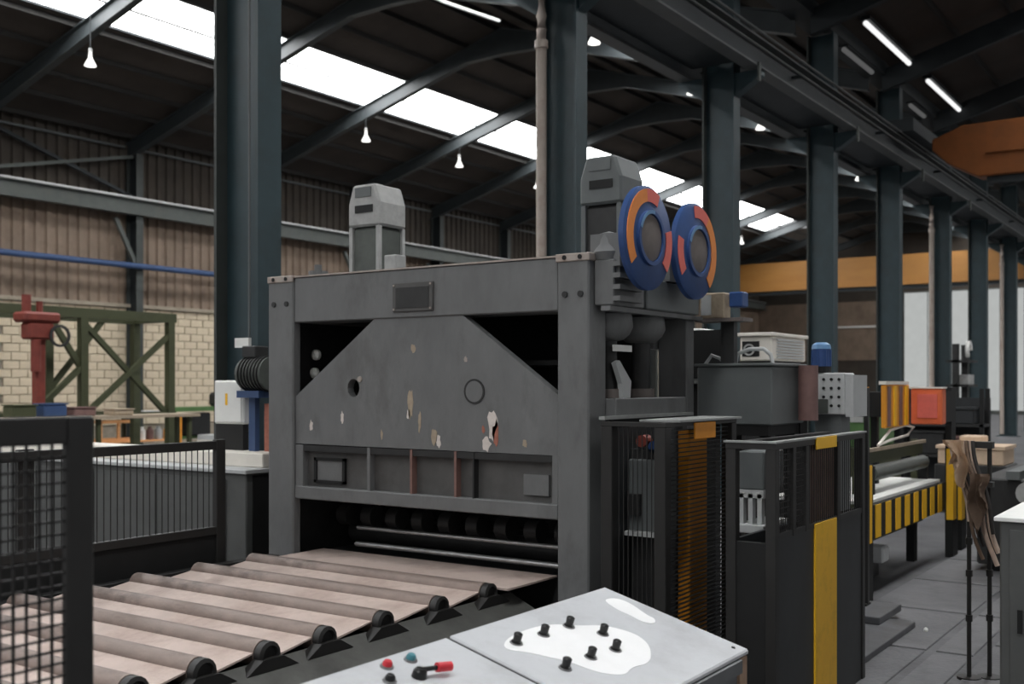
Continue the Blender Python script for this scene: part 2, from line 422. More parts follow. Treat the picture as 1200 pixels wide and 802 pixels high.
# wall columns
wc = None
for x in [19.4 + 6.03 * k for k in range(0, 11)]:
    if wc is None:
        wc = thing('wall_column', 'grey steel column standing against the corrugated side wall', 'column', (x, YW - .5, 0), 'columns along the corrugated side wall')
        B('flange', 'wallcol', wc, x - .15, x + .15, YW - .72, YW - .68, 0, EAVE - .6)
        B('flange', 'wallcol', wc, x - .15, x + .15, YW - .16, YW - .12, 0, EAVE - .6)
        B('web', 'roof_steel', wc, x - .01, x + .01, YW - .68, YW - .16, 0, EAVE - .6)
        MB().bar((x - .9, YW - .5, 8.35), (x - .1, YW - .6, 6.7), .14, .14).build('knee_brace', 'greysteel', wc)
        wx = x
    else: copy_thing(wc, (x - wx, 0, 0))
# crane runway girders
def girder(y, label, x0=8, mt='girder'):
    g = thing('crane_girder', label, 'beam', ((x0 + XB) / 2, y, 8.5))
    B('lower_flange', mt, g, x0, XB - 2.3, y - .15, y + .15, 8.5, 8.54)
    B('web', 'greysteel' if mt == 'greysteel' else 'roof_steel', g, x0, XB - 2.3, y - .015, y + .015, 8.54, 9.04)
    B('upper_flange', mt, g, x0, XB - 2.3, y - .18, y + .18, 9.04, 9.08)
    B('rail', 'roll', g, x0, XB - 2.3, y - .04, y + .04, 9.08, 9.17)
    return g
girder(9.62, 'crane runway girder carried on the press side of the middle columns')
gR = girder(8.12, 'crane runway girder carried on the aisle side of the middle columns, with hangers')
gW = girder(34.15 - .2, 'grey crane runway girder along the corrugated side wall', 10, 'greysteel')
for x in (20.2, 26.6, 32.9, 39.3): B('hanger', 'greysteel', gR, x - .05, x + .05, 7.93, 7.97, 8.2, 8.56)
wk = thing('crane_walkway', 'dark walkway plates between the two crane girders', 'walkway', (45, YC, 8.7))
CW = [x for x in CX if x > 8]
for a, b in zip(CW, CW[1:]): B('plate', 'roof_steel', wk, a + .2, b - .2, 8.3, 9.44, 8.70, 8.74)
for yy, zz, rr in ((7.90, 9.13, .03), (7.86, 8.80, .025)): MB().cyl((8, yy, zz), (XB - 2.3, yy, zz), rr, seg=8).build('cable_conduit', 'girder', gR)
for k in range(13): B('conduit_clip', 'roof_steel', gR, 10 + 6.2 * k, 10.06 + 6.2 * k, 7.86, 8.1, 8.77, 8.83)
# bracing and blue pipe on the side wall
xb = thing('cross_brace', 'crossed steel braces high on the side wall above the crane girder', 'brace', (22.4, YW - .4, 9.2))
MB().bar((19.5, YW - .35, 11.0), (25.3, YW - .35, 9.25), .12, .12).build('diagonal', 'roof_steel', xb)
MB().bar((19.5, YW - .45, 9.35), (25.3, YW - .45, 10.7), .12, .12).build('diagonal', 'greysteel', xb)
tag(MB().cyl((10, YW - .85, 6.62), (31, YW - .85, 6.62), .11, seg=12).build('service_pipe', 'bluepipe', smooth=True), 'long blue service pipe along the corrugated side wall', 'pipe')
for xa in [19.4 + 6.03 * k for k in range(-1, 8)]:
    MB().cyl((xa + .3, YW - .22, 11.05), (xa + 5.73, YW - .22, 11.05), .05, seg=8).build('eaves_conduit', 'midgrey', wall)
tag(MB().tube([(21.5, 18.5, 12.9), (23.5, 18.3, 12.75), (26, 18.2, 12.9)], .05).build('roof_conduit', 'white'), 'pale sagging conduit high under the roof beside the downpipe', 'conduit')

# cranes
cr = thing('bridge_crane', 'distant yellow overhead crane bridge spanning the bay above the far wall', 'crane', (76, 21.3, 9.0))
B('main_girder', 'yellowcrane', cr, 75.6, 76.2, 9.9, 33.6, 9.2, 11.05)
B('lower_flange', 'yellowcrane', cr, 75.5, 76.3, 9.9, 33.6, 9.0, 9.2)
B('hoist_rail', 'roof_steel', cr, 75.7, 76.1, 10.3, 33.3, 8.75, 9.0)
for yy in (9.62, 33.95): B('end_carriage', 'yellowcrane', cr, 74, 78, yy - .2, yy + .2, 9.17, 9.7)
cr = thing('bridge_crane', 'orange overhead crane bridge over the neighbouring aisle', 'crane', (32, -1, 8.6))
MB().prism([(31.6, 7.4, 8.85), (31.6, 7.4, 9.1), (31.6, 6.6, 9.4), (31.6, -16, 9.7), (31.6, -16, 7.95), (31.6, 6.2, 7.95), (31.6, 7.0, 8.4), (31.6, 7.4, 8.8)], (.7, 0, 0)).build('main_girder', 'orangecrane', cr, .03)
B('web_stiffener', 'orangecrane', cr, 31.5, 31.6, -16, 6.0, 8.55, 8.62)
B('end_carriage', 'roof_steel', cr, 30.4, 33.6, 7.6, 8.3, 9.17, 9.5)
B('hoist_rail', 'roof_steel', cr, 31.75, 32.1, -16, 6, 7.8, 7.95)

# pendant lamps
def lamp(x, y, z, label, group):
    t = thing('pendant_lamp', label, 'lamp', (x, y, z), group)
    MB().cyl((x, y, z + .45), (x, y, zroof(y) - .2), .012, seg=6).build('cord', 'roof_steel', t)
    MB().lathe((x, y, z), (0, 0, 1), [(.42, 0), (.42, .04), (.26, .05), (.18, .08), (.05, .15), (0, .165), (.02, .14), (.17, .06), (.17, 0)]).build('shade', 'lampglow', t, smooth=True)
    MB().lathe((x, y, z), (0, 0, 1), [(.52, 0), (.5, .05), (.40, .055), (.40, 0)], 12).build('cap', 'castgrey', t)
    MB().lathe((x, y, z), (0, 0, 1), [(-.02, 0), (.0, .05), (.05, .07), (.12, .04), (.12, 0)], 12).build('bulb', 'lampglow', t, smooth=True)
    return t
lampA = lamp(18.9, 27.5, 11.4, 'white bell-shaped pendant lamp hanging below the bright roof light', 'pendant lamps below the bright roof light')
for x in (24.7, 30.6, 36.4, 42.4, 66.8): copy_thing(lampA, (x - 18.9, 0, 0))
lampB = lamp(24.7, 14.25, 11.2, 'white bell-shaped pendant lamp hanging near the crane girder', 'pendant lamps near the crane girder')
for x in (30.7, 36.3, 42.2, 47.8): copy_thing(lampB, (x - 24.7, 0, 0))
# strip lights beside the valley gutter
def strip(x0, x1, y, z, glow, label, group=None):
    t = thing('strip_light', label, 'light', ((x0 + x1) / 2, y, z), group)
    B('housing', 'roof_steel', t, x0, x1, y - .12, y + .12, z + .06, z + .16)
    MB().cyl((x0 + .05, y, z), (x1 - .05, y, z), .065, seg=10).build('tube', glow, t)
    for xx in (x0 + .4, x1 - .4): MB().cyl((xx, y, z + .16), (xx, y, EAVE + .1), .012, seg=6).build('hanger_rod', 'roof_steel', t)
strip(27.0, 31.2, 7.9, 11.2, 'tube', 'lit white strip light beside the roof valley, above the crane girder', 'lit strip lights in the roof valley')
strip(33.2, 37.4, 7.9, 11.2, 'tube', 'lit white strip light beside the roof valley, above the crane girder', 'lit strip lights in the roof valley')
strip(28.0, 30.6, 8.75, 10.95, 'tubedim', 'dim strip light tucked under the roof valley gutter', 'dim strip lights in the roof valley')
strip(34.8, 36.6, 8.8, 10.95, 'tubedim', 'dim strip light tucked under the roof valley gutter', 'dim strip lights in the roof valley')

# ================================================================== PRESS
P = thing('plate_press', 'large dark grey plate press with a trapezoid ram plate and two blue wheels', 'press', (7.8, 5.75, 0))
XF = 6.96
B('column', 'press', P, XF, XF + .10, 7.13, 7.45, 0, 3.26, .012)
B('column', 'press', P, XF, XF + .26, 4.06, 4.335, 0, 3.26, .012)
B('column', 'press', P, 8.47, 8.62, 3.98, 4.25, 0, 2.855, .01)
B('column', 'press', P, 8.47, 8.75, 7.1, 7.45, 0, 2.855, .01)
tb = B('top_beam', 'press', P, XF + .015, XF + .36, 4.335, 7.13, 2.85, 3.255, .01)
B('worn_edge', 'press_edge', tb, XF + .005, XF + .06, 4.335, 7.13, 3.255, 3.268)
B('rear_beam', 'press', P, 8.4, 8.7, 4.26, 7.1, 2.6, 3.25)
B('top_plate', 'press', P, XF + .365, 8.4, 4.0, 7.45, 3.15, 3.25)
for y0, y1 in ((7.13, 7.45), (4.05, 4.345)):
    cp = B('corner_plate', 'press_edge', P, XF - .012, XF + .3, y0, y1, 3.215, 3.275, .006)
    for yy in (y0 + .08, y1 - .08):
        MB().cyl((XF - .018, yy, 3.245), (XF + .0, yy, 3.245), .018, seg=12).build('bolt_hole', 'black', cp)
        MB().cyl((XF - .012, yy, 2.97 if y0 < 5 else 3.02), (XF + .01, yy, 2.97 if y0 < 5 else 3.02), .024, seg=10).build('bolt', 'press_dark', P)
npz = B('nameplate', 'press_panel', P, XF - .003, XF + .02, 5.53, 5.96, 2.9, 3.14, .004)
B('nameplate_field', 'press_dark', npz, XF - .008, XF, 5.57, 5.92, 2.93, 3.1)
for yy, zz in ((5.55, 2.92), (5.94, 2.92), (5.55, 3.12), (5.94, 3.12)):
    MB().cyl((XF - .012, yy, zz), (XF, yy, zz), .009, seg=8).build('rivet', 'press_edge', npz)
# ram plate with a real hole
def ram_plate():
    x = 6.99
    out = [(7.125, 1.763), (7.125, 2.187), (6.19, 2.85), (5.245, 2.85), (4.34, 2.211), (4.34, 1.755)]
    hole = [(6.427 + .07 * math.cos(2 * PI * k / 14), 2.263 + .08 * math.sin(2 * PI * k / 14)) for k in range(14)]
    mb = MB(); bm = mb.bm; ed = []
    for loop in (out, hole):
        v = [bm.verts.new((x, a, b)) for a, b in loop]
        ed += [bm.edges.new((v[i], v[(i + 1) % len(v)])) for i in range(len(v))]
    bmesh.ops.triangle_fill(bm, use_beauty=True, edges=ed)
    fs = list(bm.faces)
    bmesh.ops.solidify(bm, geom=fs, thickness=.08)
    xs = [v.co.x for v in bm.verts]; sh = 6.99 - min(xs)
    bmesh.ops.translate(bm, verts=bm.verts, vec=(sh, 0, 0))
    return mb.build('ram_plate', 'press', P)
rp = ram_plate()
MB().ring((6.99, 5.13, 2.239), (-1, 0, 0), .085, .1, .008, ref=(0, 1, 0)).build('boss_ring', 'press_dark', rp)
MB().cyl((6.995, 5.13, 2.239), (6.984, 5.13, 2.239), .085, seg=24).build('boss', 'press', rp)
MB().cyl((6.99, 6.35, 2.34), (6.98, 6.35, 2.34), .025, seg=10).build('plug', 'press_edge', rp)
for (cy, cz, ry, rz, m_, sd) in ((5.03, 1.97, .06, .15, 'scuff_white', 1), (5.0, 1.90, .035, .13, 'scuff_rust', 2), (5.09, 1.82, .055, .07, 'scuff_white', 3),
        (5.63, 1.86, .04, .10, 'scuff_tan', 4), (5.58, 1.82, .03, .06, 'scuff_white', 5), (5.88, 2.14, .035, .16, 'scuff_tan', 6), (5.9, 2.04, .025, .06, 'scuff_white', 7),
        (6.66, 2.0, .02, .07, 'scuff_white', 8), (7.04, 1.92, .025, .06, 'scuff_white', 9), (5.78, 1.98, .02, .1, 'scuff_tan', 10), (4.72, 1.83, .025, .04, 'scuff_tan', 11), (5.85, 2.6, .03, .05, 'scuff_tan', 12),
        (5.12, 1.93, .02, .04, 'scuff_rust', 13), (6.2, 1.86, .015, .05, 'scuff_tan', 14), (5.3, 2.5, .02, .03, 'press_edge', 15)):
    patch(cy * .9845, 2.3 + (cz - 2.3) * .9845, ry, rz, 6.99, .003, sd).build('paint_chip', m_, rp)
# lower ram box with ribs
B('ram_back_panel', 'press_panel', P, 7.05, 7.09, 4.345, 7.125, 1.27, 1.75)
B('ram_lower_beam', 'press', P, 6.975, 7.09, 4.34, 7.125, 1.27, 1.385, .008)
for yy, tw, m_ in ((7.075, .09, 'press'), (6.25, .03, 'press'), (5.78, .022, 'rib_rust'), (5.32, .022, 'rib_rust'), (5.14, .015, 'press_dark'), (4.37, .05, 'press')):
    B('ram_rib', m_, P, 6.985, 7.05, yy - tw / 2, yy + tw / 2, 1.385, 1.755)
B('ram_ledge', 'press_dark', P, 6.99, 7.05, 4.4, 7.03, 1.70, 1.752)
bf = MB()
for a in ((6.56, 6.93, 1.42, 1.445), (6.56, 6.93, 1.62, 1.645), (6.56, 6.59, 1.42, 1.645), (6.90, 6.93, 1.42, 1.645)): bf.box(7.02, 7.05, *a)
bf.build('inspection_frame', 'black', P)
B('inspection_cover', 'press', P, 7.035, 7.05, 6.6, 6.9, 1.445, 1.62)
B('ram_inner_box', 'press', P, 7.02, 7.05, 4.45, 4.68, 1.44, 1.6)
# rolls and dark throat
for i, yy in enumerate([4.55 + .3 * k for k in range(9)]):
    MB().cyl((7.55, yy, 1.08), (7.55, yy + .12, 1.08), .1, seg=14).build('backup_roll', 'press_dark', P, smooth=True)
for xx, zz, rr in ((7.4, .99, .018), (7.38, .845, .024)): MB().cyl((xx, 4.36, zz), (xx, 6.75, zz), rr, seg=12).build('work_roll', 'roll', P, smooth=True)
for xx in (7.75, 8.05): MB().cyl((xx, 4.36, .9), (xx, 7.1, .9), .1, seg=16).build('work_roll', 'press_dark', P, smooth=True)
B('bed', 'press_dark', P, 7.33, 8.45, 4.36, 7.12, 0, .76)
B('throat_backing', 'black', P, 8.3, 8.35, 4.36, 7.27, .76, 3.1)  # black backing added so the opening behind the ram stays dark
for yy, zz in ((7.22, 2.57), (7.24, 2.40)): MB().lathe((7.36, yy, zz), (-1, 0, 0), [(0, 0), (0, .05), (.03, .05), (.05, .02), (.05, 0)], 12).build('glint_stud', 'white', P, smooth=True)  # white studs standing in for lamp glints in the dark opening
for y0, y1 in ((4.10, 4.14), (7.28, 7.32)): B('side_plate', 'press_dark', P, 7.36 if y0 < 5 else 7.06, 8.46, y0, y1, .76 if y0 < 5 else 0, 2.05 if y0 < 5 else 3.12)  # plates added to close the sides and keep the throat dark
B('roof_web', 'black', P, 7.4, 8.35, 4.5, 7.05, 2.45, 2.49)
# right side frame
B('side_beam', 'press', P, 7.225, 8.62, 3.98, 4.3, 2.855, 3.14, .01)
B('side_beam', 'press', P, 7.33, 8.62, 7.12, 7.45, 2.86, 3.14, .01)
sb = B('side_sill', 'press', P, 7.225, 8.46, 3.98, 4.09, 2.05, 2.19, .008)
B('sill_flange', 'fence_hi', sb, 6.97, 8.5, 3.93, 3.98, 2.035, 2.06)
B('beam_flange', 'press', P, 7.0, 8.62, 3.9, 3.98, 2.84, 2.875)
for xx in (7.42, 7.98):
    cy = MB().lathe((xx, 4.16, 2.84), (0, 0, -1), [(0, 0), (0, .19), (.1, .2), (.16, .17), (.2, .12), (.22, .0)], 22).build('cylinder_head', 'press', P, smooth=True)
    MB().cyl((xx, 4.16, 2.06), (xx, 4.16, 2.64), .075, seg=16).build('piston_rod', 'press_dark', cy, smooth=True)
    MB().cyl((xx, 4.16, 2.19), (xx, 4.16, 2.26), .11, seg=16).build('rod_collar', 'hub', cy, smooth=True)
MB().prism([(7.30, 4.02, 2.46), (7.36, 4.02, 2.48), (7.55, 4.02, 2.32), (7.52, 4.02, 2.08), (7.42, 4.02, 2.08), (7.40, 4.02, 2.3)], (0, .04, 0)).build('light_lever', 'lightgrey', P)
B('scale_plate', 'white', P, 7.3, 7.58, 4.03, 4.05, 2.55, 2.6)
# finned bearing block and knob at the front corner
fb = B('bearing_block', 'press', P, 7.02, 7.5, 3.88, 4.05, 2.88, 3.22, .01)
for k in range(4): B('fin', 'press', fb, 7.0, 7.36, 3.82, 3.88, 2.91 + k * .085, 2.945 + k * .085)
MB().lathe((7.12, 3.98, 3.22), (0, 0, 1), [(0, 0), (0, .1), (.06, .12), (.12, .08), (.2, .07), (.22, 0)], 16).build('adjusting_knob', 'press', P, smooth=True)
B('wheel_bracket', 'midgrey', P, 7.55, 8.5, 3.88, 3.99, 2.88, 3.12, .01)
for xx, zz, flip in ((7.19, 3.375, 1), (8.02, 3.36, -1)):
    yw = 3.72
    wh = MB().lathe((xx, yw, zz), (0, -1, 0), [(-.03, 0), (-.03, .34), (-.01, .385), (.03, .385), (.045, .36), (.045, 0)], 48).build('handwheel', 'blue', P, smooth=True)
    a = (PI * .42, PI * 1.22) if flip > 0 else (-PI * .22, PI * .58)
    n_ = 0
    for (a0, a1, mm) in (((PI * .36, PI * .55, 'coral'), (PI * .55, PI * 1.2, 'orange'), (-PI * .22, PI * .08, 'coral')) if flip > 0 else
                         ((PI * .3, PI * .56, 'coral'), (-PI * .28, PI * .3, 'orange'), (PI * .92, PI * 1.2, 'coral'))):
        MB().ring((xx, yw - .045, zz), (0, -1, 0), .265, .36, .006, a0, a1, 24).build('painted_arc', mm, wh)
    MB().ring((xx, yw - .045, zz), (0, -1, 0), .175, .205, .025).build('hub_ring', 'blue', wh, smooth=True)
    MB().ring((xx, yw - .071, zz), (0, -1, 0), .177, .203, .004, PI * .45, PI * .9, 14).build('ring_highlight_paint', 'lightblue', wh)
    MB().lathe((xx, yw, zz), (0, -1, 0), [(.0, 0), (.0, .172), (.055, .172), (.06, .16), (.06, 0)], 24).build('hub', 'hub', wh, smooth=True)
    MB().cyl((xx, 4.1, zz - .02), (xx, yw + .02, zz - .02), .07, seg=14).build('shaft', 'press_dark', wh)
    B('pillow_block', 'press', wh, xx - .14, xx + .14, 3.85, 4.1, 3.12, zz + .04)
# gear motors on top
def gearmotor(cx, cy, name, mh='castgrey', mb_='motorgreen'):
    z0 = 3.25
    h = MB().prism([(cx - .2, cy - .2, 3.80), (cx - .2, cy + .2, 3.80), (cx - .2, cy + .2, 4.02), (cx - .2, cy + .14, 4.2), (cx - .2, cy - .14, 4.2), (cx - .2, cy - .2, 4.02)], (.4, 0, 0)).build(name, mh, P, .02)
    B('drive_body', mb_, h, cx - .17, cx + .17, cy - .17, cy + .17, z0 + .04, 3.8, .03)
    for s in (-.17, .17): 
        for q in (-.17, .17): B('corner_rib', mh, h, cx + s - .02, cx + s + .02, cy + q - .02, cy + q + .02, z0 + .04, 3.8)
    B('base_flange', mh, h, cx - .24, cx + .24, cy - .24, cy + .24, z0, z0 + .04)
    B('vent', 'black', h, cx - .21, cx - .19, cy - .12, cy + .1, 3.93, 4.0)
    B('lid_panel', 'midgrey', h, cx - .208, cx - .19, cy - .1, cy + .1, 4.08, 4.17)
    B('lifting_bar', mh, h, cx - .05, cx + .05, cy - .03, cy + .03, 4.2, 4.23)
gearmotor(7.95, 7.0, 'gear_motor'); gearmotor(8.1, 4.5, 'gear_motor', 'midgrey', 'press_dark')
B('junction_box', 'castgrey', P, 7.7, 7.85, 6.55, 6.7, 3.25, 3.5, .01)
B('top_channel', 'midgrey', P, 7.7, 7.8, 5.7, 6.5, 3.25, 3.36)
MB().cyl((7.3, 7.15, 3.25), (7.3, 7.15, 3.34), .09, seg=14).build('oil_cap', 'press', P); MB().cyl((7.3, 7.15, 3.34), (7.3, 7.15, 3.4), .035, seg=10).build('oil_cap_stem', 'press', P)

# ================================================================== ROLLER CONVEYOR
K = thing('roller_conveyor', 'infeed roller conveyor with pinkish rusty plates between the rollers', 'conveyor', (3.9, 5.95, 0))
RXS = [1.3, 1.74, 2.17, 2.6, 3.03, 3.465, 3.9, 4.37, 4.84, 5.38, 5.97, 6.56]
YA, YB = 4.72, 7.22
rl = ap = bh = gs = None
for i, x in enumerate(RXS):
    if rl is None:
        rl = MB().cyl((x, YA, .745), (x, YB, .745), .078, seg=18).build('roller', 'roller', K, smooth=True)
        bh = MB().lathe((x, YA - .01, .74), (0, -1, 0), [(0, 0), (0, .082), (.05, .082), (.06, .06), (.04, .05), (.04, 0)], 16).build('bearing_housing', 'fence', K, smooth=True)
        gs = MB().prism([(x - .2, YA - .09, .66), (x - .08, YA - .09, .73), (x + .08, YA - .09, .73), (x + .2, YA - .09, .66)], (0, .08, 0)).build('bearing_seat', 'fence', K)
    else:
        d = (x - RXS[0], 0, 0)
        copy_at(rl, K, d); copy_at(bh, K, d); copy_at(gs, K, d)
    if i < len(RXS) - 1:
        xn = RXS[i + 1]
        MB().prism([(x + .05, YA, .705), (xn - .04, YA, .768), (xn - .04, YA, .758), (x + .05, YA, .69)], (0, YB - YA, 0)).build('apron_plate', 'apron', K)
B('entry_plate', 'apron', K, 6.635, 7.32, 4.56, 7.1, .765, .78)
B('side_frame', 'conv', K, .9, 6.9, 4.44, 4.52, .25, .55, .01)
MB().prism([(.9, 4.725, .70), (.9, 4.42, .56), (.9, 4.42, .54), (.9, 4.725, .67)], (6.0, 0, 0)).build('side_cover', 'conv', K)
B('side_frame', 'black', K, .9, 6.9, 7.24, 7.36, .2, .76)
for x in (1.2, 3.2, 5.2, 6.6):
    for yy in (4.44, 7.26): B('leg', 'conv', K, x - .06, x + .06, yy, yy + .08, 0, .25 if yy < 5 else .2)
B('tray', 'black', K, .95, 6.9, 4.72, 7.23, .3, .34)

# ================================================================== CONTROL DESK
# sloping top: back edge y=3.17 z=1.10, front edge y=2.27 z=.86
D = thing('control_desk', 'light grey steel control desk with a sloping top of knobs and switches', 'control desk', (4.2, 2.75, 0))
yb_, zb_, yf_, zf_ = 3.17, 1.10, 2.27, .855
def dz(y): return zf_ + (zb_ - zf_) * (y - yf_) / (yb_ - yf_)
def desk_box(x0, x1, name, m_, h0, h1, y0, y1, bev=0):
    return MB().prism([(x0, y0, dz(y0) + h0), (x0, y1, dz(y1) + h0), (x0, y1, dz(y1) + h1), (x0, y0, dz(y0) + h1)], (x1 - x0, 0, 0)).build(name, m_, D, bev)
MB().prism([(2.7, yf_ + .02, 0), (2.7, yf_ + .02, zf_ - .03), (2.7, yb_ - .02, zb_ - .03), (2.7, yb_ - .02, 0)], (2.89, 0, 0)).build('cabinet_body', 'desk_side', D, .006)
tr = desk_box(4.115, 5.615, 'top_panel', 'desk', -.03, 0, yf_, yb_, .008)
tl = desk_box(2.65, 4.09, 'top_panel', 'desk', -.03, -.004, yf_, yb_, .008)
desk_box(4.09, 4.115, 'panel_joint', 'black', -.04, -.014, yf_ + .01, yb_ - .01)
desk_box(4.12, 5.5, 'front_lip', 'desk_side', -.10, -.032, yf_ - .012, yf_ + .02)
B('corner_strip', 'deskedge', D, 5.5, 5.6, yf_ + .004, yf_ + .05, 0, zf_ - .032)
DN = Vector((0, -(zb_ - zf_), yb_ - yf_)).normalized()     # normal of the sloping top
def on_desk(x, y, h=0): return Vector((x, y, dz(y))) + DN * h
def flake(pts, m_, name, parent, t=.002):
    rnd = random.Random(5); out = []
    P_ = [Vector(p) for p in pts]
    for it in range(3):                                   # round the corners off, roughening the outline once
        Q_ = []
        for i in range(len(P_)):
            a, b = P_[i], P_[(i + 1) % len(P_)]
            Q_ += [a.lerp(b, .25), a.lerp(b, .75)]
        P_ = Q_
        if it == 0: P_ = [p + Vector((rnd.uniform(-.03, .03), rnd.uniform(-.03, .03))) for p in P_]
    out = [on_desk(c.x, c.y, .0005) for c in P_]
    MB().prism(out, DN * t).build(name, m_, parent)
flake([(4.30, 3.0), (4.68, 3.0), (4.99, 2.9), (5.14, 2.69), (4.96, 2.50), (4.62, 2.47), (4.45, 2.56), (4.47, 2.74), (4.25, 2.87)], 'deskwhite', 'white_area', tr)  # white patches with a roughened outline on the desk top
flake([(5.42, 3.06), (5.53, 2.98), (5.47, 2.75), (5.32, 2.74), (5.36, 2.9)], 'deskwhite', 'white_area', tr)
for x, y in ((4.362, 2.951), (4.592, 2.942), (4.829, 2.938), (4.929, 2.793), (4.808, 2.652), (4.592, 2.669), (4.352, 2.667)):
    kb = MB().lathe(on_desk(x, y, .002), DN, [(0, 0), (0, .028), (.012, .026), (.014, .02), (.05, .022), (.055, .015), (.055, 0)], 16).build('knob', 'knob', tr, smooth=True)
    MB().lathe(on_desk(x, y, .001), DN, [(0, .026), (.0, .034), (.007, .032), (.007, .026)], 16).build('collar', 'chrome', kb)
for x, y, m_ in ((3.576, 3.093, 'red'), (3.727, 3.086, 'tealknob'), (3.483, 2.998, 'knob')):
    kb = MB().lathe(on_desk(x, y, -.003), DN, [(0, 0), (0, .022), (.02, .022), (.03, .016), (.03, 0)], 14).build('push_button', m_, tl, smooth=True)
    MB().lathe(on_desk(x, y, -.004), DN, [(0, .022), (0, .032), (.009, .03), (.009, .022)], 14).build('collar', 'chrome', kb)
lv = MB().lathe(on_desk(3.633, 2.961, -.003), DN, [(0, 0), (0, .035), (.03, .03), (.04, .02), (.04, 0)], 14).build('lever_boss', 'knob', tl, smooth=True)
MB().cyl(on_desk(3.633, 2.961, .03), on_desk(3.74, 2.925, .035), .011, seg=8).build('lever_arm', 'knob', lv)
MB().cyl(on_desk(3.71, 2.935, .035), on_desk(3.78, 2.912, .035), .022, seg=12).build('lever_grip', 'red', lv, smooth=True)
MB().lathe(on_desk(5.535, 2.326, 0), DN, [(0, 0), (0, .012), (.006, .01), (.006, 0)], 8).build('screw', 'knob', tr)

# ================================================================== FENCES BY THE CONVEYOR
def wire_panel(parent, axis, fixed, a0, a1, z0, z1, pa, pz, r, name='wire_mesh', material='fence'):
    mb = MB()
    def pt(a, z): return (a, fixed, z) if axis == 'x' else (fixed, a, z)
    if pa:
        n = int((a1 - a0) / pa)
        for k in range(1, n + 1):
            a = a0 + (a1 - a0) * k / (n + 1)
            mb.bar(pt(a, z0), pt(a, z1), r * 2, r * 2)
    if pz:
        n = int((z1 - z0) / pz)
        for k in range(1, n + 1):
            z = z0 + (z1 - z0) * k / (n + 1)
            mb.bar(pt(a0, z), pt(a1, z), r * 2, r * 2)
    return stuff(mb.build(name, material, parent))
F1 = thing('mesh_fence', 'tall black mesh guard panel beside the conveyor infeed', 'fence', (1.9, 3.0, 0))
B('post', 'fence', F1, 1.984, 2.077, 3.0, 3.035, 0, 2.2, .006)
B('post', 'fence', F1, .6, .69, 3.0, 3.07, 0, 2.2, .006)
B('top_rail', 'fence', F1, .69, 1.984, 3.0, 3.035, 2.115, 2.2, .005)
B('bottom_rail', 'fence', F1, .69, 1.984, 3.0, 3.035, .3, .38, .005)
wire_panel(F1, 'x', 3.018, .69, 1.984, .38, 2.115, .042, .04, .0035)
F2 = thing('mesh_fence', 'low black barred guard panel behind the conveyor rollers', 'fence', (5.2, 7.52, 0))
B('post', 'fence', F2, 6.40, 6.50, 7.49, 7.55, 0, 1.81, .005)
B('post', 'fence', F2, 3.4, 3.5, 7.49, 7.55, 0, 1.81, .005)
B('post', 'fence', F2, 4.59, 4.72, 7.555, 7.6, 0, 1.81, .005)
B('top_rail', 'fence', F2, 3.5, 6.40, 7.49, 7.55, 1.725, 1.80, .005)
B('bottom_rail', 'fence', F2, 3.5, 6.40, 7.49, 7.55, .98, 1.05, .005)
B('gap_shade_sheet', 'black', F2, 3.5, 6.40, 7.51, 7.53, .1, .98)  # black sheet in place of the shadowed gap behind the conveyor
wire_panel(F2, 'x', 7.52, 3.5, 6.40, 1.05, 1.725, .062, 0, .0033, 'bars')

# grey cabinet behind the low fence
G = thing('steel_cabinet', 'long grey steel cabinet with a pale top behind the low guard panel', 'cabinet', (7.45, 10.7, 0))
B('body', 'cabgrey', G, 7.12, 7.7, 7.92, 13.5, 0, 1.44, .01)
B('worktop', 'lightgrey', G, 7.08, 7.71, 7.88, 13.55, 1.44, 1.48, .006)
B('end_panel', 'black', G, 7.2, 7.68, 7.905, 7.92, .05, 1.42)
for k in range(5): B('door', 'cabgrey', G, 7.10, 7.12, 8.2 + k * 1.05, 9.2 + k * 1.05, .1, 1.38, .004)
tag(B('white_slab', 'cream', None, 7.36, 7.7, 7.95, 12.8, 1.48, 1.62, .01), 'white painted slab lying along the back of the grey cabinet top', 'slab')

# switch box, pump motor and stand near the first column
t = thing('switch_box', 'white electrical switch box beside the dark motor', 'electrical box', (7.62, 8.8, 1.62))
B('case', 'white', t, 7.60, 7.69, 8.49, 8.94, 1.885, 2.335, .015)
B('door_panel', 'white', t, 7.59, 7.60, 8.52, 8.91, 1.91, 2.31)
B('warning_label', 'yellow', t, 7.585, 7.59, 8.72, 8.75, 2.08, 2.2)
B('pedestal', 'black', t, 7.61, 7.68, 8.51, 8.92, 1.62, 1.885)
t = thing('pump_motor', 'dark pump motor on a blue post behind the press end', 'motor', (7.55, 8.35, 1.62))
MB().cyl((7.6, 8.08, 2.4), (7.6, 8.43, 2.4), .17, seg=20).build('motor_body', 'motorgreen', t, smooth=True)
for k in range(7): MB().ring((7.6, 8.11 + k * .045, 2.4), (0, 1, 0), .16, .185, .012, seg=20).build('cooling_fin', 'press_dark', t)
MB().cyl((7.6, 8.43, 2.4), (7.6, 8.475, 2.4), .14, seg=16).build('fan_cover', 'press_dark', t)
B('terminal_box', 'press_dark', t, 7.51, 7.69, 8.22, 8.42, 2.56, 2.68, .01)
B('mount', 'bluepipe', t, 7.48, 7.72, 8.14, 8.46, 2.16, 2.23)
B('post', 'bluepipe', t, 7.58, 7.64, 8.3, 8.39, 1.62, 2.16)
B('bracket_panel', 'scuff_rust', t, 7.63, 7.67, 8.1, 8.22, 1.62, 2.1)
tag(B('sign_plate', 'white', None, 7.80, 7.84, 8.64, 8.85, 2.68, 2.78), 'small white sign plate on the column above the motor', 'sign')

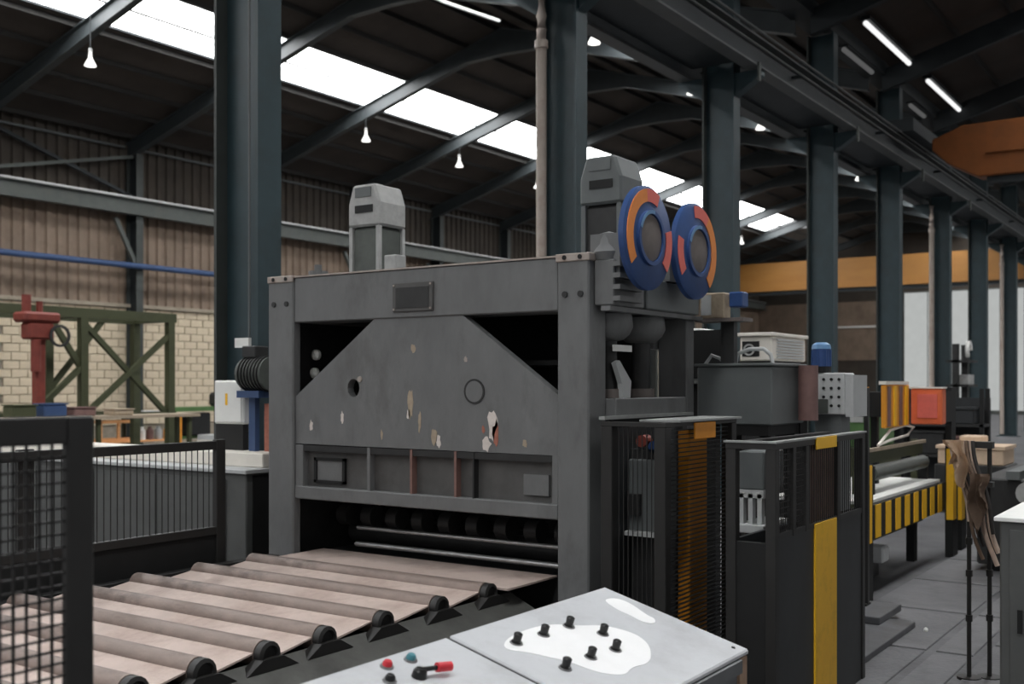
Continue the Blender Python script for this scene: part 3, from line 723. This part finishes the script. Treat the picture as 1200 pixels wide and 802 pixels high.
# ================================================================== GUARDS BESIDE THE PRESS
C1 = thing('machine_guard', 'black louvred machine guard with an orange tag beside the press', 'guard', (7.4, 3.5, 0))
for x, y in ((6.75, 3.33), (6.75, 3.75), (7.90, 3.33), (7.90, 3.75)): B('post', 'fence', C1, x, x + .09, y, y + .09, 0, 2.0, .005)
B('top_rail', 'fence', C1, 6.75, 7.99, 3.33, 3.42, 2.0, 2.03); B('top_rail', 'fence', C1, 6.75, 6.84, 3.42, 3.84, 2.0, 2.03)
B('top_cover', 'fence_hi', C1, 6.92, 8.02, 3.30, 3.62, 2.03, 2.045)
B('rear_panel', 'charcoal', C1, 6.86, 7.9, 3.79, 3.81, .05, 1.98)  # dark sheet added to block the bright view through the louvres
B('bottom_rail', 'fence', C1, 6.84, 7.9, 3.34, 3.40, .1, .18)
sl = None
for k in range(56):
    if sl is None: sl = MB().bar((6.84, 3.375, .22), (7.9, 3.375, .22), .02, .006).build('louvre', 'press_dark', C1)
    else: copy_at(sl, C1, (0, 0, .0318 * k))
wire_panel(C1, 'y', 6.79, 3.42, 3.75, .1, 2.0, .04, 0, .003)
tg = B('tag_plate', 'tagorange', C1, 7.2, 7.56, 3.315, 3.33, 1.90, 2.02, .004)
t = thing('guide_post', 'ochre guide post standing inside the louvred guard', 'post', (7.45, 3.6, 0))
B('shaft', 'amber', t, 7.5, 7.82, 3.5, 3.6, .02, 1.95, .01); B('foot', 'press_dark', t, 7.45, 7.87, 3.46, 3.72, 0, .02)
t = thing('valve_manifold', 'grey valve manifold with red and blue caps inside the louvred guard', 'valve', (7.25, 3.8, 0))
B('stand', 'press_dark', t, 7.1, 7.25, 3.6, 3.78, 0, 1.2); B('manifold', 'midgrey', t, 7.05, 7.28, 3.5, 3.78, 1.2, 1.75, .01)
MB().cyl((7.1, 3.6, 1.84), (7.2, 3.6, 1.84), .045, seg=12).build('cap', 'blue', t); MB().cyl((7.1, 3.7, 1.88), (7.2, 3.7, 1.88), .045, seg=12).build('cap', 'redmachine', t)
B('neck', 'press_dark', t, 7.1, 7.2, 3.55, 3.8, 1.75, 1.82); B('block', 'press_dark', t, 7.0, 7.05, 3.66, 3.76, 1.35, 1.5); B('ledge', 'lightgrey', t, 6.98, 7.05, 3.5, 3.78, 1.2, 1.23)

C2 = thing('machine_guard', 'tall charcoal machine guard with a vertical yellow stripe', 'guard', (7.6, 2.68, 0))
X0, X1, Y0, Y1 = 6.63, 8.55, 2.5, 2.84
for x, y in ((X0, Y0), (X0, Y1 - .07), (X1 - .07, Y0), (X1 - .07, Y1 - .07), (7.2, Y0), (7.88, Y0)): B('post', 'fence', C2, x, x + .07, y, y + .07, 1.3 if x in (7.2, 7.88) else 0, 1.88, .004)
B('side_panel', 'charcoal', C2, X0 + .07, X1 - .07, Y0 + .01, Y0 + .04, 0, 1.3); B('end_panel', 'black', C2, X0 + .01, X0 + .04, Y0 + .07, Y1 - .07, 0, 1.28)
B('rear_panel', 'charcoal', C2, X0 + .07, X1 - .07, Y1 - .03, Y1, 0, 1.28); B('far_panel', 'charcoal', C2, X1 - .04, X1 - .01, Y0 + .07, Y1 - .07, 0, 1.3)
B('middle_rail', 'press_dark', C2, X0 + .07, X1 - .07, Y0 + .005, Y0 + .06, 1.3, 1.34)
B('top_frame', 'fence', C2, X0, X1, Y0, Y0 + .07, 1.88, 1.92); B('top_frame', 'fence', C2, X0, X0 + .07, Y0 + .07, Y1, 1.88, 1.92); B('top_frame', 'fence', C2, X0 + .07, X1, Y1 - .07, Y1, 1.88, 1.92)
B('top_cap', 'fence_hi', C2, X0 - .01, X1 + .01, Y0 - .01, Y0 + .05, 1.92, 1.932); B('top_cap', 'fence_hi', C2, X0 - .01, X0 + .05, Y0 + .05, Y1 + .01, 1.92, 1.932)
B('yellow_stripe', 'yellow', C2, 7.38, 7.84, Y0 - .004, Y0 + .01, .0, 1.33)
B('tag_plate', 'yellow', C2, 7.38, 7.82, Y0 - .012, Y0, 1.845, 1.93, .004)
B('brown_pane', 'purplebrown', C2, 7.27, 7.88, Y0 + .03, Y0 + .04, 1.34, 1.88)
wire_panel(C2, 'x', Y0 + .02, X0 + .07, 7.2, 1.34, 1.88, .04, .04, .0025); B('post', 'fence', C2, 6.95, 7.0, Y0, Y0 + .04, 1.3, 1.88); wire_panel(C2, 'x', Y0 + .02, 7.95, X1 - .07, 1.34, 1.88, .05, 0, .003)
wire_panel(C2, 'x', Y0 + .015, 7.27, 7.88, 1.34, 1.88, .045, 0, .003)
t = thing('clamp_unit', 'grey clamp unit with a pale fork seen through the charcoal guard', 'clamp', (7.75, 3.05, 0))
B('stand', 'press_dark', t, 7.6, 7.95, 2.92, 3.1, 0, 1.22)
B('table', 'lightgrey', t, 7.45, 8.0, 2.9, 3.12, 1.22, 1.28, .005)
for yy in (2.95, 3.02, 3.09): B('fork', 'lightgrey', t, 7.5, 7.56, yy - .017, yy + .017, 1.28, 1.5)
B('yoke', 'lightgrey', t, 7.5, 7.56, 2.92, 3.11, 1.47, 1.53); B('head', 'midgrey', t, 7.5, 7.9, 2.92, 3.11, 1.53, 1.81, .01)

# ================================================================== HYDRAULIC UNITS BEHIND THE GUARDS
t = thing('hydraulic_tank', 'large mid-grey hydraulic tank raised behind the louvred guard', 'tank', (9.1, 3.6, 0))
B('body', 'midgrey', t, 8.72, 9.5, 3.32, 4.0, 1.95, 2.45, .012); B('lid', 'midgrey', t, 8.70, 9.52, 3.30, 4.02, 2.45, 2.475, .005)
for x in (8.8, 9.38):
    for y in (3.36, 3.86): B('leg', 'press_dark', t, x, x + .1, y, y + .1, 0, 1.95)
B('under_tray', 'black', t, 8.74, 9.48, 3.36, 3.7, 1.86, 1.95)
MB().cyl((9.32, 3.22, 1.98), (9.32, 3.22, 2.46), .085, seg=16).build('accumulator', 'brownpaint', t, smooth=True)
MB().tube([(8.9, 3.72, 2.47), (8.9, 3.70, 2.56), (8.92, 3.6, 2.6), (8.94, 3.48, 2.6), (8.95, 3.42, 2.55), (8.95, 3.40, 2.47)], .018).build('pipe_loop', 'lightgrey', t, smooth=True)
MB().tube([(8.85, 3.98, 2.47), (8.85, 3.92, 2.55), (8.85, 3.84, 2.52), (8.86, 3.80, 2.47)], .016).build('pipe_loop', 'lightgrey', t, smooth=True)
B('rear_box', 'black', t, 9.52, 9.7, 3.36, 3.6, 1.7, 2.3)
t = thing('cooling_unit', 'cream box-shaped cooling unit on a cabinet behind the grey tank', 'cooler', (12.7, 4.85, 0))
B('plinth', 'press_dark', t, 12.2, 13.2, 4.66, 5.2, 0, 2.57)
B('case', 'cream', t, 12.15, 13.3, 4.63, 5.02, 2.57, 2.86, .015); B('lid', 'cream', t, 12.1, 13.35, 4.61, 5.06, 2.86, 2.9, .005)
B('fan_opening', 'black', t, 12.14, 12.16, 4.78, 4.99, 2.62, 2.8)
MB().ring((12.13, 4.9, 2.7), (-1, 0, 0), .05, .07, .01, ref=(0, 1, 0)).build('fan_ring', 'castgrey', t)
for k in range(7): B('louvre', 'lightgrey', t, 12.3, 13.2, 4.615, 4.63, 2.6 + k * .035, 2.62 + k * .035)
t = thing('control_pod', 'small tan and blue control pod beside the second blue wheel', 'control box', (8.75, 3.9, 2.5))
B('body', 'scuff_tan', t, 8.66, 8.8, 3.72, 3.95, 2.86, 3.08, .01); B('display', 'lightgrey', t, 8.652, 8.66, 3.84, 3.93, 2.89, 3.06)
B('blue_cover', 'blue', t, 8.66, 8.8, 3.56, 3.68, 2.95, 3.08, .01); B('shelf', 'hub', t, 8.63, 8.85, 3.54, 3.98, 2.83, 2.86)
B('stalk', 'press_dark', t, 8.72, 8.8, 3.66, 3.78, 2.476, 2.83)
t = thing('wall_unit', 'white enclosure half hidden behind the press rear column', 'enclosure', (9.6, 4.55, 0))
B('case', 'white', t, 9.4, 9.75, 4.28, 4.62, 2.3, 2.82, .01); B('pedestal', 'press_dark', t, 9.45, 9.7, 4.3, 4.6, 0, 2.3); B('dark_front', 'black', t, 9.38, 9.4, 4.05, 4.4, 2.35, 2.8)
t = thing('pump_unit', 'light grey perforated pump unit topped by a blue motor', 'pump', (9.95, 3.2, 0))
B('pedestal', 'midgrey', t, 9.85, 10.12, 3.1, 3.34, 0, 2.02)
B('block', 'lightgrey', t, 9.8, 10.1, 3.05, 3.36, 2.02, 2.4, .01)
for r in range(4):
    for c in range(3): MB().cyl((9.79, 3.1 + c * .07, 2.1 + r * .08), (9.81, 3.1 + c * .07, 2.1 + r * .08), .014, seg=8).build('port', 'black', t)
B('side_plate', 'lightgrey', t, 9.83, 10.25, 2.98, 3.05, 2.0, 2.38)
MB().cyl((9.88, 3.29, 2.4), (9.88, 3.29, 2.46), .09, seg=16).build('flange', 'black', t); MB().cyl((9.88, 3.29, 2.46), (9.88, 3.29, 2.62), .085, seg=18).build('motor', 'blue', t, smooth=True)
MB().lathe((9.88, 3.29, 2.62), (0, 0, 1), [(0, 0), (0, .09), (.04, .08), (.06, .05), (.06, 0)], 16).build('fan_cowl', 'lightblue', t, smooth=True)
for k in range(8): MB().bar((9.88 + .088 * math.cos(k * PI / 4), 3.29 + .088 * math.sin(k * PI / 4), 2.46), (9.88 + .088 * math.cos(k * PI / 4), 3.29 + .088 * math.sin(k * PI / 4), 2.61), .012, .012).build('cooling_fin', 'blue', t)
B('lower_valve', 'motorgreen', t, 9.78, 9.85, 3.2, 3.36, 2.03, 2.16)

# ================================================================== STRIPED TABLE
T = thing('outfeed_table', 'outfeed table with a white top and yellow and black striped edge', 'table', (13.4, 3.9, 0))
B('table_top', 'white', T, 11.75, 15.05, 3.42, 4.5, 1.0, 1.04, .005)
B('edge_beam', 'black', T, 11.75, 15.05, 3.36, 3.42, .64, 1.0)
sp = None
for k in range(8):
    x = 11.85 + k * .4
    if sp is None: sp = MB().prism([(x, 3.35, .64), (x + .2, 3.35, .64), (x + .2, 3.35, .995), (x, 3.35, .995)], (0, .012, 0)).build('yellow_stripe', 'yellow', T)
    else: copy_at(sp, T, (k * .4, 0, 0))
B('underframe', 'press_dark', T, 12.0, 14.9, 3.6, 4.4, .5, .64)
for x in (12.3, 14.6):
    for y in (3.62, 4.3): B('leg', 'black', T, x - .08, x + .08, y, y + .1, 0, .5)
MB().cyl((12.55, 3.62, 1.27), (14.95, 3.62, 1.27), .09, seg=18).build('hold_down_roller', 'motorgreen', T, smooth=True)
for x in (12.5, 14.95): B('roller_bracket', 'black', T, x, x + .06, 3.56, 3.68, 1.04, 1.36)
MB().tube([(12.9, 3.62, 1.58), (13.4, 3.62, 1.74), (14.1, 3.62, 1.78), (14.5, 3.62, 1.74), (14.2, 3.62, 1.65), (13.4, 3.62, 1.62), (12.9, 3.62, 1.58)], .018).build('bent_handrail', 'cream', T, smooth=True)
B('bridge_rail', 'scuff_tan', T, 12.45, 15.05, 3.60, 3.64, 1.52, 1.56); B('bridge_panel', 'green', T, 12.45, 15.05, 3.64, 3.67, 1.38, 1.52)
for x in (12.42, 14.98): B('bridge_post', 'green', T, x, x + .07, 3.70, 3.78, 1.04, 1.56)
B('pallet_box', 'press_dark', T, 12.6, 13.2, 3.7, 4.2, 0.02, .3); B('white_drum', 'lightgrey', T, 12.3, 12.55, 3.4, 3.6, .3, .48, .02)
def striped_post(x, y, z0, z1, label, wd=.1):
    t = thing('guard_post', label, 'post', (x, y, 0), None)
    B('core', 'black', t, x - wd / 2, x + wd / 2, y - .05, y + .05, 0, z1, .004)
    B('yellow_band', 'yellow', t, x - wd / 2 - .006, x + wd * .08, y - .058, y - .05, z0, z1 - .01)
    B('yellow_band', 'yellow', t, x - wd / 2 - .008, x - wd / 2, y - .05, y + .03, z0, z1 - .01)
    return t
striped_post(11.6, 3.38, .62, 1.45, 'slim yellow and black post at the near end of the striped table', .16)
B('stem', 'black', striped_post(15.29, 3.33, .5, 1.45, 'stout yellow and black post at the far end of the striped table', .3), 15.16, 15.4, 3.3, 3.38, 1.45, 2.25)
striped_post(16.05, 3.38, .42, 1.42, 'second yellow and black post beyond the far end of the striped table', .34)
t = thing('thin_stanchion', 'thin black stanchion behind the charcoal guard', 'post', (10.72, 3.15, 0))
B('pole', 'fence', t, 10.69, 10.75, 3.10, 3.14, .15, 2.26); B('arm', 'fence', t, 10.69, 10.75, 3.14, 3.4, 2.2, 2.26); B('foot', 'fence', t, 10.64, 10.79, 3.1, 3.2, .141, .16)
t = thing('green_machine', 'green machine casing behind the amber ribbed box', 'machine', (17.6, 5.2, 0))
B('base', 'green', t, 16.9, 18.6, 4.85, 5.5, 0, 1.3); B('casing', 'green2', t, 17.0, 18.4, 4.9, 5.3, 1.3, 2.12, .03); B('panel', 'castgrey', t, 16.98, 17.0, 5.0, 5.2, 1.7, 2.0); B('cap', 'amber', t, 17.0, 17.3, 5.0, 5.25, 2.12, 2.25)
O = thing('orange_gearbox', 'amber ribbed box mounted above the striped table', 'box', (13.6, 3.8, 1.75))
B('case', 'amber', O, 13.15, 14.2, 3.6, 3.66, 1.77, 2.29, .01)
for k in range(4): B('rib', 'yellow' if k % 2 else 'brownpaint', O, 13.2 + k * .26, 13.31 + k * .26, 3.585, 3.6, 1.79, 2.27)
B('lid', 'cream', O, 13.13, 14.14, 3.59, 3.68, 2.29, 2.33); B('hanger', 'black', O, 13.3, 14.0, 3.66, 4.0, 1.9, 2.2)
B('support', 'black', O, 13.9, 14.0, 3.92, 4.0, 1.04, 1.9)
O2 = thing('orange_cover', 'bright orange-red square cover beside the amber ribbed box', 'cover', (14.4, 3.3, 1.7))
B('case', 'orangebox', O2, 14.2, 14.4, 3.2, 3.58, 1.79, 2.24, .015); B('face_panel', 'coral', O2, 14.18, 14.2, 3.26, 3.5, 1.87, 2.17, .004); B('lid', 'cream', O2, 14.19, 14.41, 3.19, 3.59, 2.24, 2.26)
B('mount', 'black', O2, 14.4, 15.16, 3.3, 3.38, 1.8, 2.2)

# stepped plates on the floor by the guard
st = thing('step_plates', 'two overlapping dark steel step plates on the concrete by the guard', 'step', (9.9, 2.9, 0))
B('lower_plate', 'floor_plate', st, 8.9, 10.55, 2.62, 3.08, .012, .07, .006); B('upper_plate', 'floor_plate', st, 10.2, 10.95, 2.85, 3.5, .07, .14, .006)
tag(MB().lathe((10.45, 2.5, .012), (0, 0, 1), [(0, 0), (0, .018), (.02, .02), (.035, .01), (.035, 0)], 10).build('bolt_stub', 'white'), 'tiny pale bolt stub on the floor beside the step plates', 'bolt')

# ================================================================== HOSE STAND, RIGHT-HAND CABINET, CLUTTER
H_ = thing('hose_stand', 'two-legged dark stand draped with hoses beside the aisle', 'stand', (9.05, 1.77, 0))
for (x, y) in ((9.0, 1.83), (9.1, 1.70)):
    MB().cyl((x, y, .02), (x, y, 1.85), .017, seg=10).build('leg', 'fence', H_)
    MB().cyl((x, y, 0), (x, y, .02), .09, seg=14).build('foot', 'fence', H_)
    for z in (.45, .8, 1.05): MB().cyl((x, y, z), (x, y, z + .05), .026, seg=10).build('clamp', 'fence', H_)
B('crossbar', 'fence', H_, 9.0, 9.08, 1.66, 1.97, 1.80, 1.85)
B('crossbar', 'fence', H_, 9.0, 9.08, 1.66, 1.9, 1.5, 1.54)
rnd = random.Random(11)
hl = {'hose1': 'beige cloth-covered hose draped over the two-legged stand', 'hose2': 'grey-brown hose draped over the two-legged stand', 'hose3': 'dark rubber hose draped over the two-legged stand'}
for k in range(8):
    m_ = ('hose1', 'hose2', 'hose1', 'hose3')[k % 4]
    y0 = 1.95 - .024 * k; x0 = 8.95 - .06 * (k % 2); L = (.62, .9, .5, .8, .95, .55, .85, .7)[k]; pts = []
    for q in range(15):
        f_ = L * q / 14
        pts.append((x0 - .04 * math.sin(f_ * 3), y0 - .24 * f_ + .014 * math.sin(f_ * 11), 1.86 - f_))
    tag(MB().tube(pts, (.018, .014, .019, .015)[k % 4], 8).build('hose', m_, smooth=True), hl[m_], 'hose', 'hoses on the two-legged stand')
def rag(y0, y1, z0, z1, x, m_, label, seed):
    rn = random.Random(seed); mb = MB(); bm = mb.bm; ny, nz = 12, 14; g = []
    for b in range(nz + 1):
        row = []
        for a in range(ny + 1):
            fa, fb = a / ny, b / nz
            yy = y0 + (y1 - y0) * fa * (1 - .35 * fb) + .02 * math.sin(fb * 7 + seed)
            xx = x - .03 - .05 * math.sin(fa * 9 + seed + fb * 3) * (.3 + fb) - .02 * rn.random()
            row.append(bm.verts.new((xx, yy, z1 - (z1 - z0) * fb * (.75 + .25 * math.sin(fa * 4 + seed)))))
        g.append(row)
    for b in range(nz):
        for a in range(ny): bm.faces.new((g[b][a], g[b][a + 1], g[b + 1][a + 1], g[b + 1][a]))
    bmesh.ops.solidify(bm, geom=list(bm.faces), thickness=.008)
    tag(mb.build('rag', m_, smooth=True), label, 'rag')
rag(1.80, 1.96, 1.50, 1.87, 8.80, 'beige', 'pale crumpled rag hung over the hoses on the stand', 1)
rag(1.66, 1.80, 1.15, 1.62, 8.815, 'hose2', 'brown crumpled rag hung low on the hose stand', 4)
t = thing('aisle_cabinet', 'grey steel cabinet with a white top at the edge of the aisle', 'cabinet', (7.9, .9, 0))
B('body', 'cabgrey', t, 7.6, 8.6, .3, 1.36, .05, 1.41, .012); B('plinth', 'black', t, 7.64, 8.56, .34, 1.32, 0, .05); B('worktop', 'white', t, 7.57, 8.63, .27, 1.39, 1.41, 1.44, .005)
B('door', 'cabgrey', t, 7.585, 7.6, .36, 1.30, .12, 1.36, .005); B('handle', 'black', t, 7.57, 7.585, 1.22, 1.25, .7, .85)
t = thing('machine_bed', 'dark machine bed with rails beyond the hose stand', 'machine', (15, 2.2, 0))
B('bed', 'press_dark', t, 14.2, 18.5, 1.5, 2.8, .1, 1.15, .02); B('rail', 'fence', t, 14.1, 18.6, 1.4, 1.6, 1.2, 1.35); B('rail', 'midgrey', t, 14.1, 18.6, 2.3, 2.45, 1.15, 1.25); B('headstock', 'press_dark', t, 14.3, 15.0, 1.45, 2.1, 1.15, 1.5, .02)
B('foot', 'black', t, 14.3, 14.6, 1.6, 2.7, 0, .1); B('foot', 'black', t, 18.0, 18.3, 1.6, 2.7, 0, .1); MB().cyl((14.2, 2.2, 1.0), (14.05, 2.2, 1.0), .14, seg=16).build('chuck', 'castgrey', t)
t = thing('beige_crate', 'pale beige crate stacked on a dark one beyond the striped posts', 'crate', (21, 4.15, 0))
B('pallet', 'press_dark', t, 20.4, 21.6, 3.5, 4.8, 0, .12); B('lower_crate', 'press_dark', t, 20.45, 21.55, 3.55, 4.75, .12, .86, .02); B('crate', 'beige', t, 20.5, 21.5, 3.6, 4.7, .86, 1.14, .02); B('lid', 'beige', t, 20.47, 21.53, 3.57, 4.73, 1.14, 1.2); B('top_crate', 'beige', t, 20.8, 21.3, 4.0, 4.4, 1.2, 1.36, .02)
t = thing('storage_shelving', 'dark loaded storage shelving standing behind the outfeed table', 'shelving', (24.3, 6.2, 0))
for y in (4.6, 6.2, 7.75):
    for x in (24.0, 24.6): B('upright', 'black', t, x, x + .08, y, y + .08, 0, 2.2)
for z in (.1, .75, 1.4): B('shelf', 'press_dark', t, 24.0, 24.7, 4.6, 7.83, z, z + .06)
B('back_sheet', 'charcoal', t, 24.72, 24.75, 4.6, 7.83, .1, 2.0)
for k, (y, z, wy, h, m_) in enumerate(((4.75, .16, .6, .45, 'press_dark'), (5.5, .16, .6, .5, 'green'), (6.4, .16, 1.2, .4, 'charcoal'), (4.75, .81, .5, .4, 'brownpaint'), (5.4, .81, .7, .5, 'press_dark'), (6.35, .81, .5, .45, 'green2'), (7.0, .81, .6, .4, 'charcoal'), (4.8, 1.46, .7, .35, 'charcoal'), (5.6, 1.46, .5, .4, 'press_dark'), (6.4, 1.46, .8, .5, 'green'), (7.3, 1.46, .4, .3, 'lightgrey'))):
    if k not in (3, 4, 7, 8): continue
    b_ = thing('storage_box', ['black', 'dull green', 'charcoal', 'brown', 'black', 'bright green', 'charcoal', 'charcoal', 'black', 'dull green', 'pale grey'][k] + ' storage box on the ' + ('bottom' if z < .5 else 'middle' if z < 1 else 'top') + ' shelf of the dark shelving' + ('', '', ', the widest', '', '', '', '', '', '', '', '')[k], 'box', (24.35, y + wy / 2, z))
    B('tray', m_, b_, 24.05, 24.65, y, y + wy, z, z + h - .05, .02); B('lid', m_, b_, 24.03, 24.67, y - .02, y + wy + .02, z + h - .05, z + h)
t = thing('tool_rack', 'dark tool rack with pale fittings between the far columns', 'rack', (38, 8.0, 0))
for x in (37.3, 38.6): B('upright', 'press_dark', t, x, x + .12, 7.9, 8.1, 0, 3.6)
for z in (1.4, 2.2, 3.0): B('shelf', 'press_dark', t, 37.3, 38.72, 7.6, 8.3, z, z + .08)
MB().ring((37.6, 7.7, 3.4), (0, -1, 0), .18, .3, .1, 0, PI * 1.3).build('hook', 'white', t); B('bin', 'castgrey', t, 37.5, 38.4, 7.65, 8.0, 2.28, 2.6)

# ================================================================== GREEN FRAME AND BENCH BY THE SIDE WALL
R_ = thing('braced_gantry', 'dark green braced steel frame standing before the block wall', 'frame', (17.5, 26.5, 0))
for x in (13.6, 17.6, 20.45):
    for y in (26.0, 27.6): B('post', 'green', R_, x, x + .22, y, y + .2, 0, 4.08)
for y in (26.0, 27.6):
    B('top_beam', 'green', R_, 13.6, 20.73, y, y + .2, 4.08, 4.34); B('lower_rail', 'green', R_, 13.6, 20.73, y + .05, y + .2, 1.35, 1.5)
for x in (13.6, 17.6, 20.45): B('cross_beam', 'green', R_, x, x + .25, 26.25, 27.6, 4.1, 4.35)
for (xa, za, xc, zc, y) in ((17.8, 3.9, 20.5, 1.4, 26.12), (17.8, 1.5, 20.5, 3.7, 26.08), (16.72, 4.1, 17.65, 2.75, 26.12), (16.1, 1.4, 17.65, 2.75, 26.08), (17.8, 2.2, 19.5, 4.2, 27.7)):
    MB().bar((xa, y, za), (xc, y, zc), .12, .14).build('brace', 'green', R_)
Q = thing('red_drill', 'red oxide drilling machine under the green frame', 'drill', (16.1, 25.0, 0))
B('column', 'redmachine', Q, 15.65, 15.9, 24.95, 25.2, .2, 3.9, .03); B('head', 'redmachine', Q, 15.2, 16.2, 24.75, 25.3, 3.82, 4.08, .06); B('arm', 'redmachine', Q, 15.35, 16.05, 24.8, 25.2, 3.4, 3.82, .05)
MB().cyl((15.6, 24.92, 2.6), (15.6, 24.92, 3.4), .12, seg=14).build('spindle', 'redmachine', Q); MB().cyl((15.4, 25, 4.08), (15.4, 25, 4.5), .11, seg=14).build('motor', 'redmachine', Q); MB().cyl((15.75, 25, 4.08), (15.75, 25, 4.35), .08, seg=14).build('motor', 'redmachine', Q)
MB().ring((16.1, 24.7, 3.5), (0, -1, 0), .22, .28, .05).build('feed_wheel', 'press_dark', Q); B('table', 'press_dark', Q, 15.3, 16.9, 24.6, 25.4, 1.5, 1.65); B('base', 'press_dark', Q, 15.3, 16.9, 24.5, 25.5, 0, .2)
W = thing('work_bench', 'pale topped workbench in front of the green frame', 'bench', (18.9, 24.2, 0))
B('bench_top', 'scuff_tan', W, 14.0, 19.6, 23.6, 24.4, 1.42, 1.5)
for x in (14.2, 16.5, 19.3):
    for y in (23.7, 24.2): B('leg', 'green', W, x, x + .1, y, y + .1, 0, 1.42)
B('shelf', 'press_dark', W, 14.1, 19.5, 23.65, 24.35, .5, .56)
for k, (x, m_, h) in enumerate(((14.3, 'green', .28), (15.1, 'bluepipe', .3), (15.9, 'brownpaint', .2), (17.0, 'scuff_tan', .14))):
    t = thing('parts_bin', ['dull green parts bin on the pale workbench', 'blue parts bin on the pale workbench', 'brown parts bin on the pale workbench', 'tan shallow tray on the pale workbench'][k], 'bin', (x + .3, 24, 1.5))
    B('tray', m_, t, x, x + .6, 23.75, 24.2, 1.5, 1.5 + h, .03); B('rim', m_, t, x - .02, x + .62, 23.73, 24.22, 1.5 + h, 1.53 + h)
W = thing('work_bench', 'long low workbench with wooden crates on its shelf by the block wall', 'bench', (22.3, 30, 0))
B('bench_top', 'scuff_tan', W, 20.3, 23.9, 29.6, 30.4, 1.22, 1.3)
for x in (20.4, 22.0, 23.75):
    for y in (29.65, 30.25): B('leg', 'amber' if x > 23 else 'green', W, x, x + .1, y, y + .1, 0, 1.22)
B('shelf', 'wood', W, 20.4, 23.8, 29.65, 30.3, .42, .48)
def crate(x, y, z, wx, h, label, m_='wood'):
    t = thing('slatted_crate', label, 'crate', (x + wx / 2, y + .25, z), None)
    for zz in (z, z + h - .09): 
        B('slat', m_, t, x, x + wx, y, y + .03, zz, zz + .09); B('slat', m_, t, x, x + wx, y + .47, y + .5, zz, zz + .09)
    for xx in (x, x + wx / 2 - .05, x + wx - .1): B('upright', m_, t, xx, xx + .1, y + .03, y + .08, z, z + h)
    B('bottom', m_, t, x, x + wx, y + .03, y + .47, z, z + .03)
crate(20.75, 29.68, .48, 1.4, .66, 'pale orange timber crate on the shelf of the long low bench')
for k, (x, m_) in enumerate(((22.3, 'white'), (22.62, 'brownpaint'), (22.95, 'lightgrey'), (23.3, 'amber'))):
    tag(MB().lathe((x + .1, 29.85, .48), (0, 0, 1), [(0, 0), (0, .12), (.3, .12), (.36, .07), (.42, .07), (.42, 0)], 14).build('can', m_, smooth=True), ['white can on the shelf beside the timber crate', 'brown can on the shelf beside the timber crate', 'pale grey can on the shelf beside the timber crate', 'amber can at the end of the shelf'][k], 'can')
t = thing('parts_tray', 'grey mesh parts tray on the long low bench', 'tray', (22.7, 30, 1.3)); B('tray', 'lightgrey', t, 22.4, 23.0, 29.7, 30.2, 1.3, 1.42, .01); B('block', 'black', t, 21.2, 22.3, 29.75, 30.2, 1.3, 1.44)
t = thing('green_trestle', 'green trestle with dark castings beside the block wall', 'trestle', (25.5, 30.5, 0)); B('top', 'green2', t, 23.9, 27.4, 30.2, 30.8, 1.35, 1.5)
for x in (24.0, 27.1): B('leg', 'green2', t, x, x + .15, 30.3, 30.7, 0, 1.35)
B('casting', 'press_dark', t, 25.8, 26.9, 30.25, 30.7, 1.5, 2.0, .1); B('casting', 'black', t, 24.6, 25.6, 30.25, 30.7, .5, 1.3, .05); B('stretcher', 'green2', t, 24.1, 27.2, 30.4, 30.6, .4, .5)
t = thing('sheet_stack', 'stack of pale sheets lying low before the green trestle', 'sheets', (23.5, 26, 0)); B('pallet', 'wood', t, 22, 25.5, 25.2, 26.8, 0, .15)
for k in range(4): B('sheet', 'lightgrey' if k % 2 else 'cream', t, 22.05 + .02 * k, 25.45 - .03 * k, 25.25, 26.75, .15 + k * .15, .29 + k * .15)
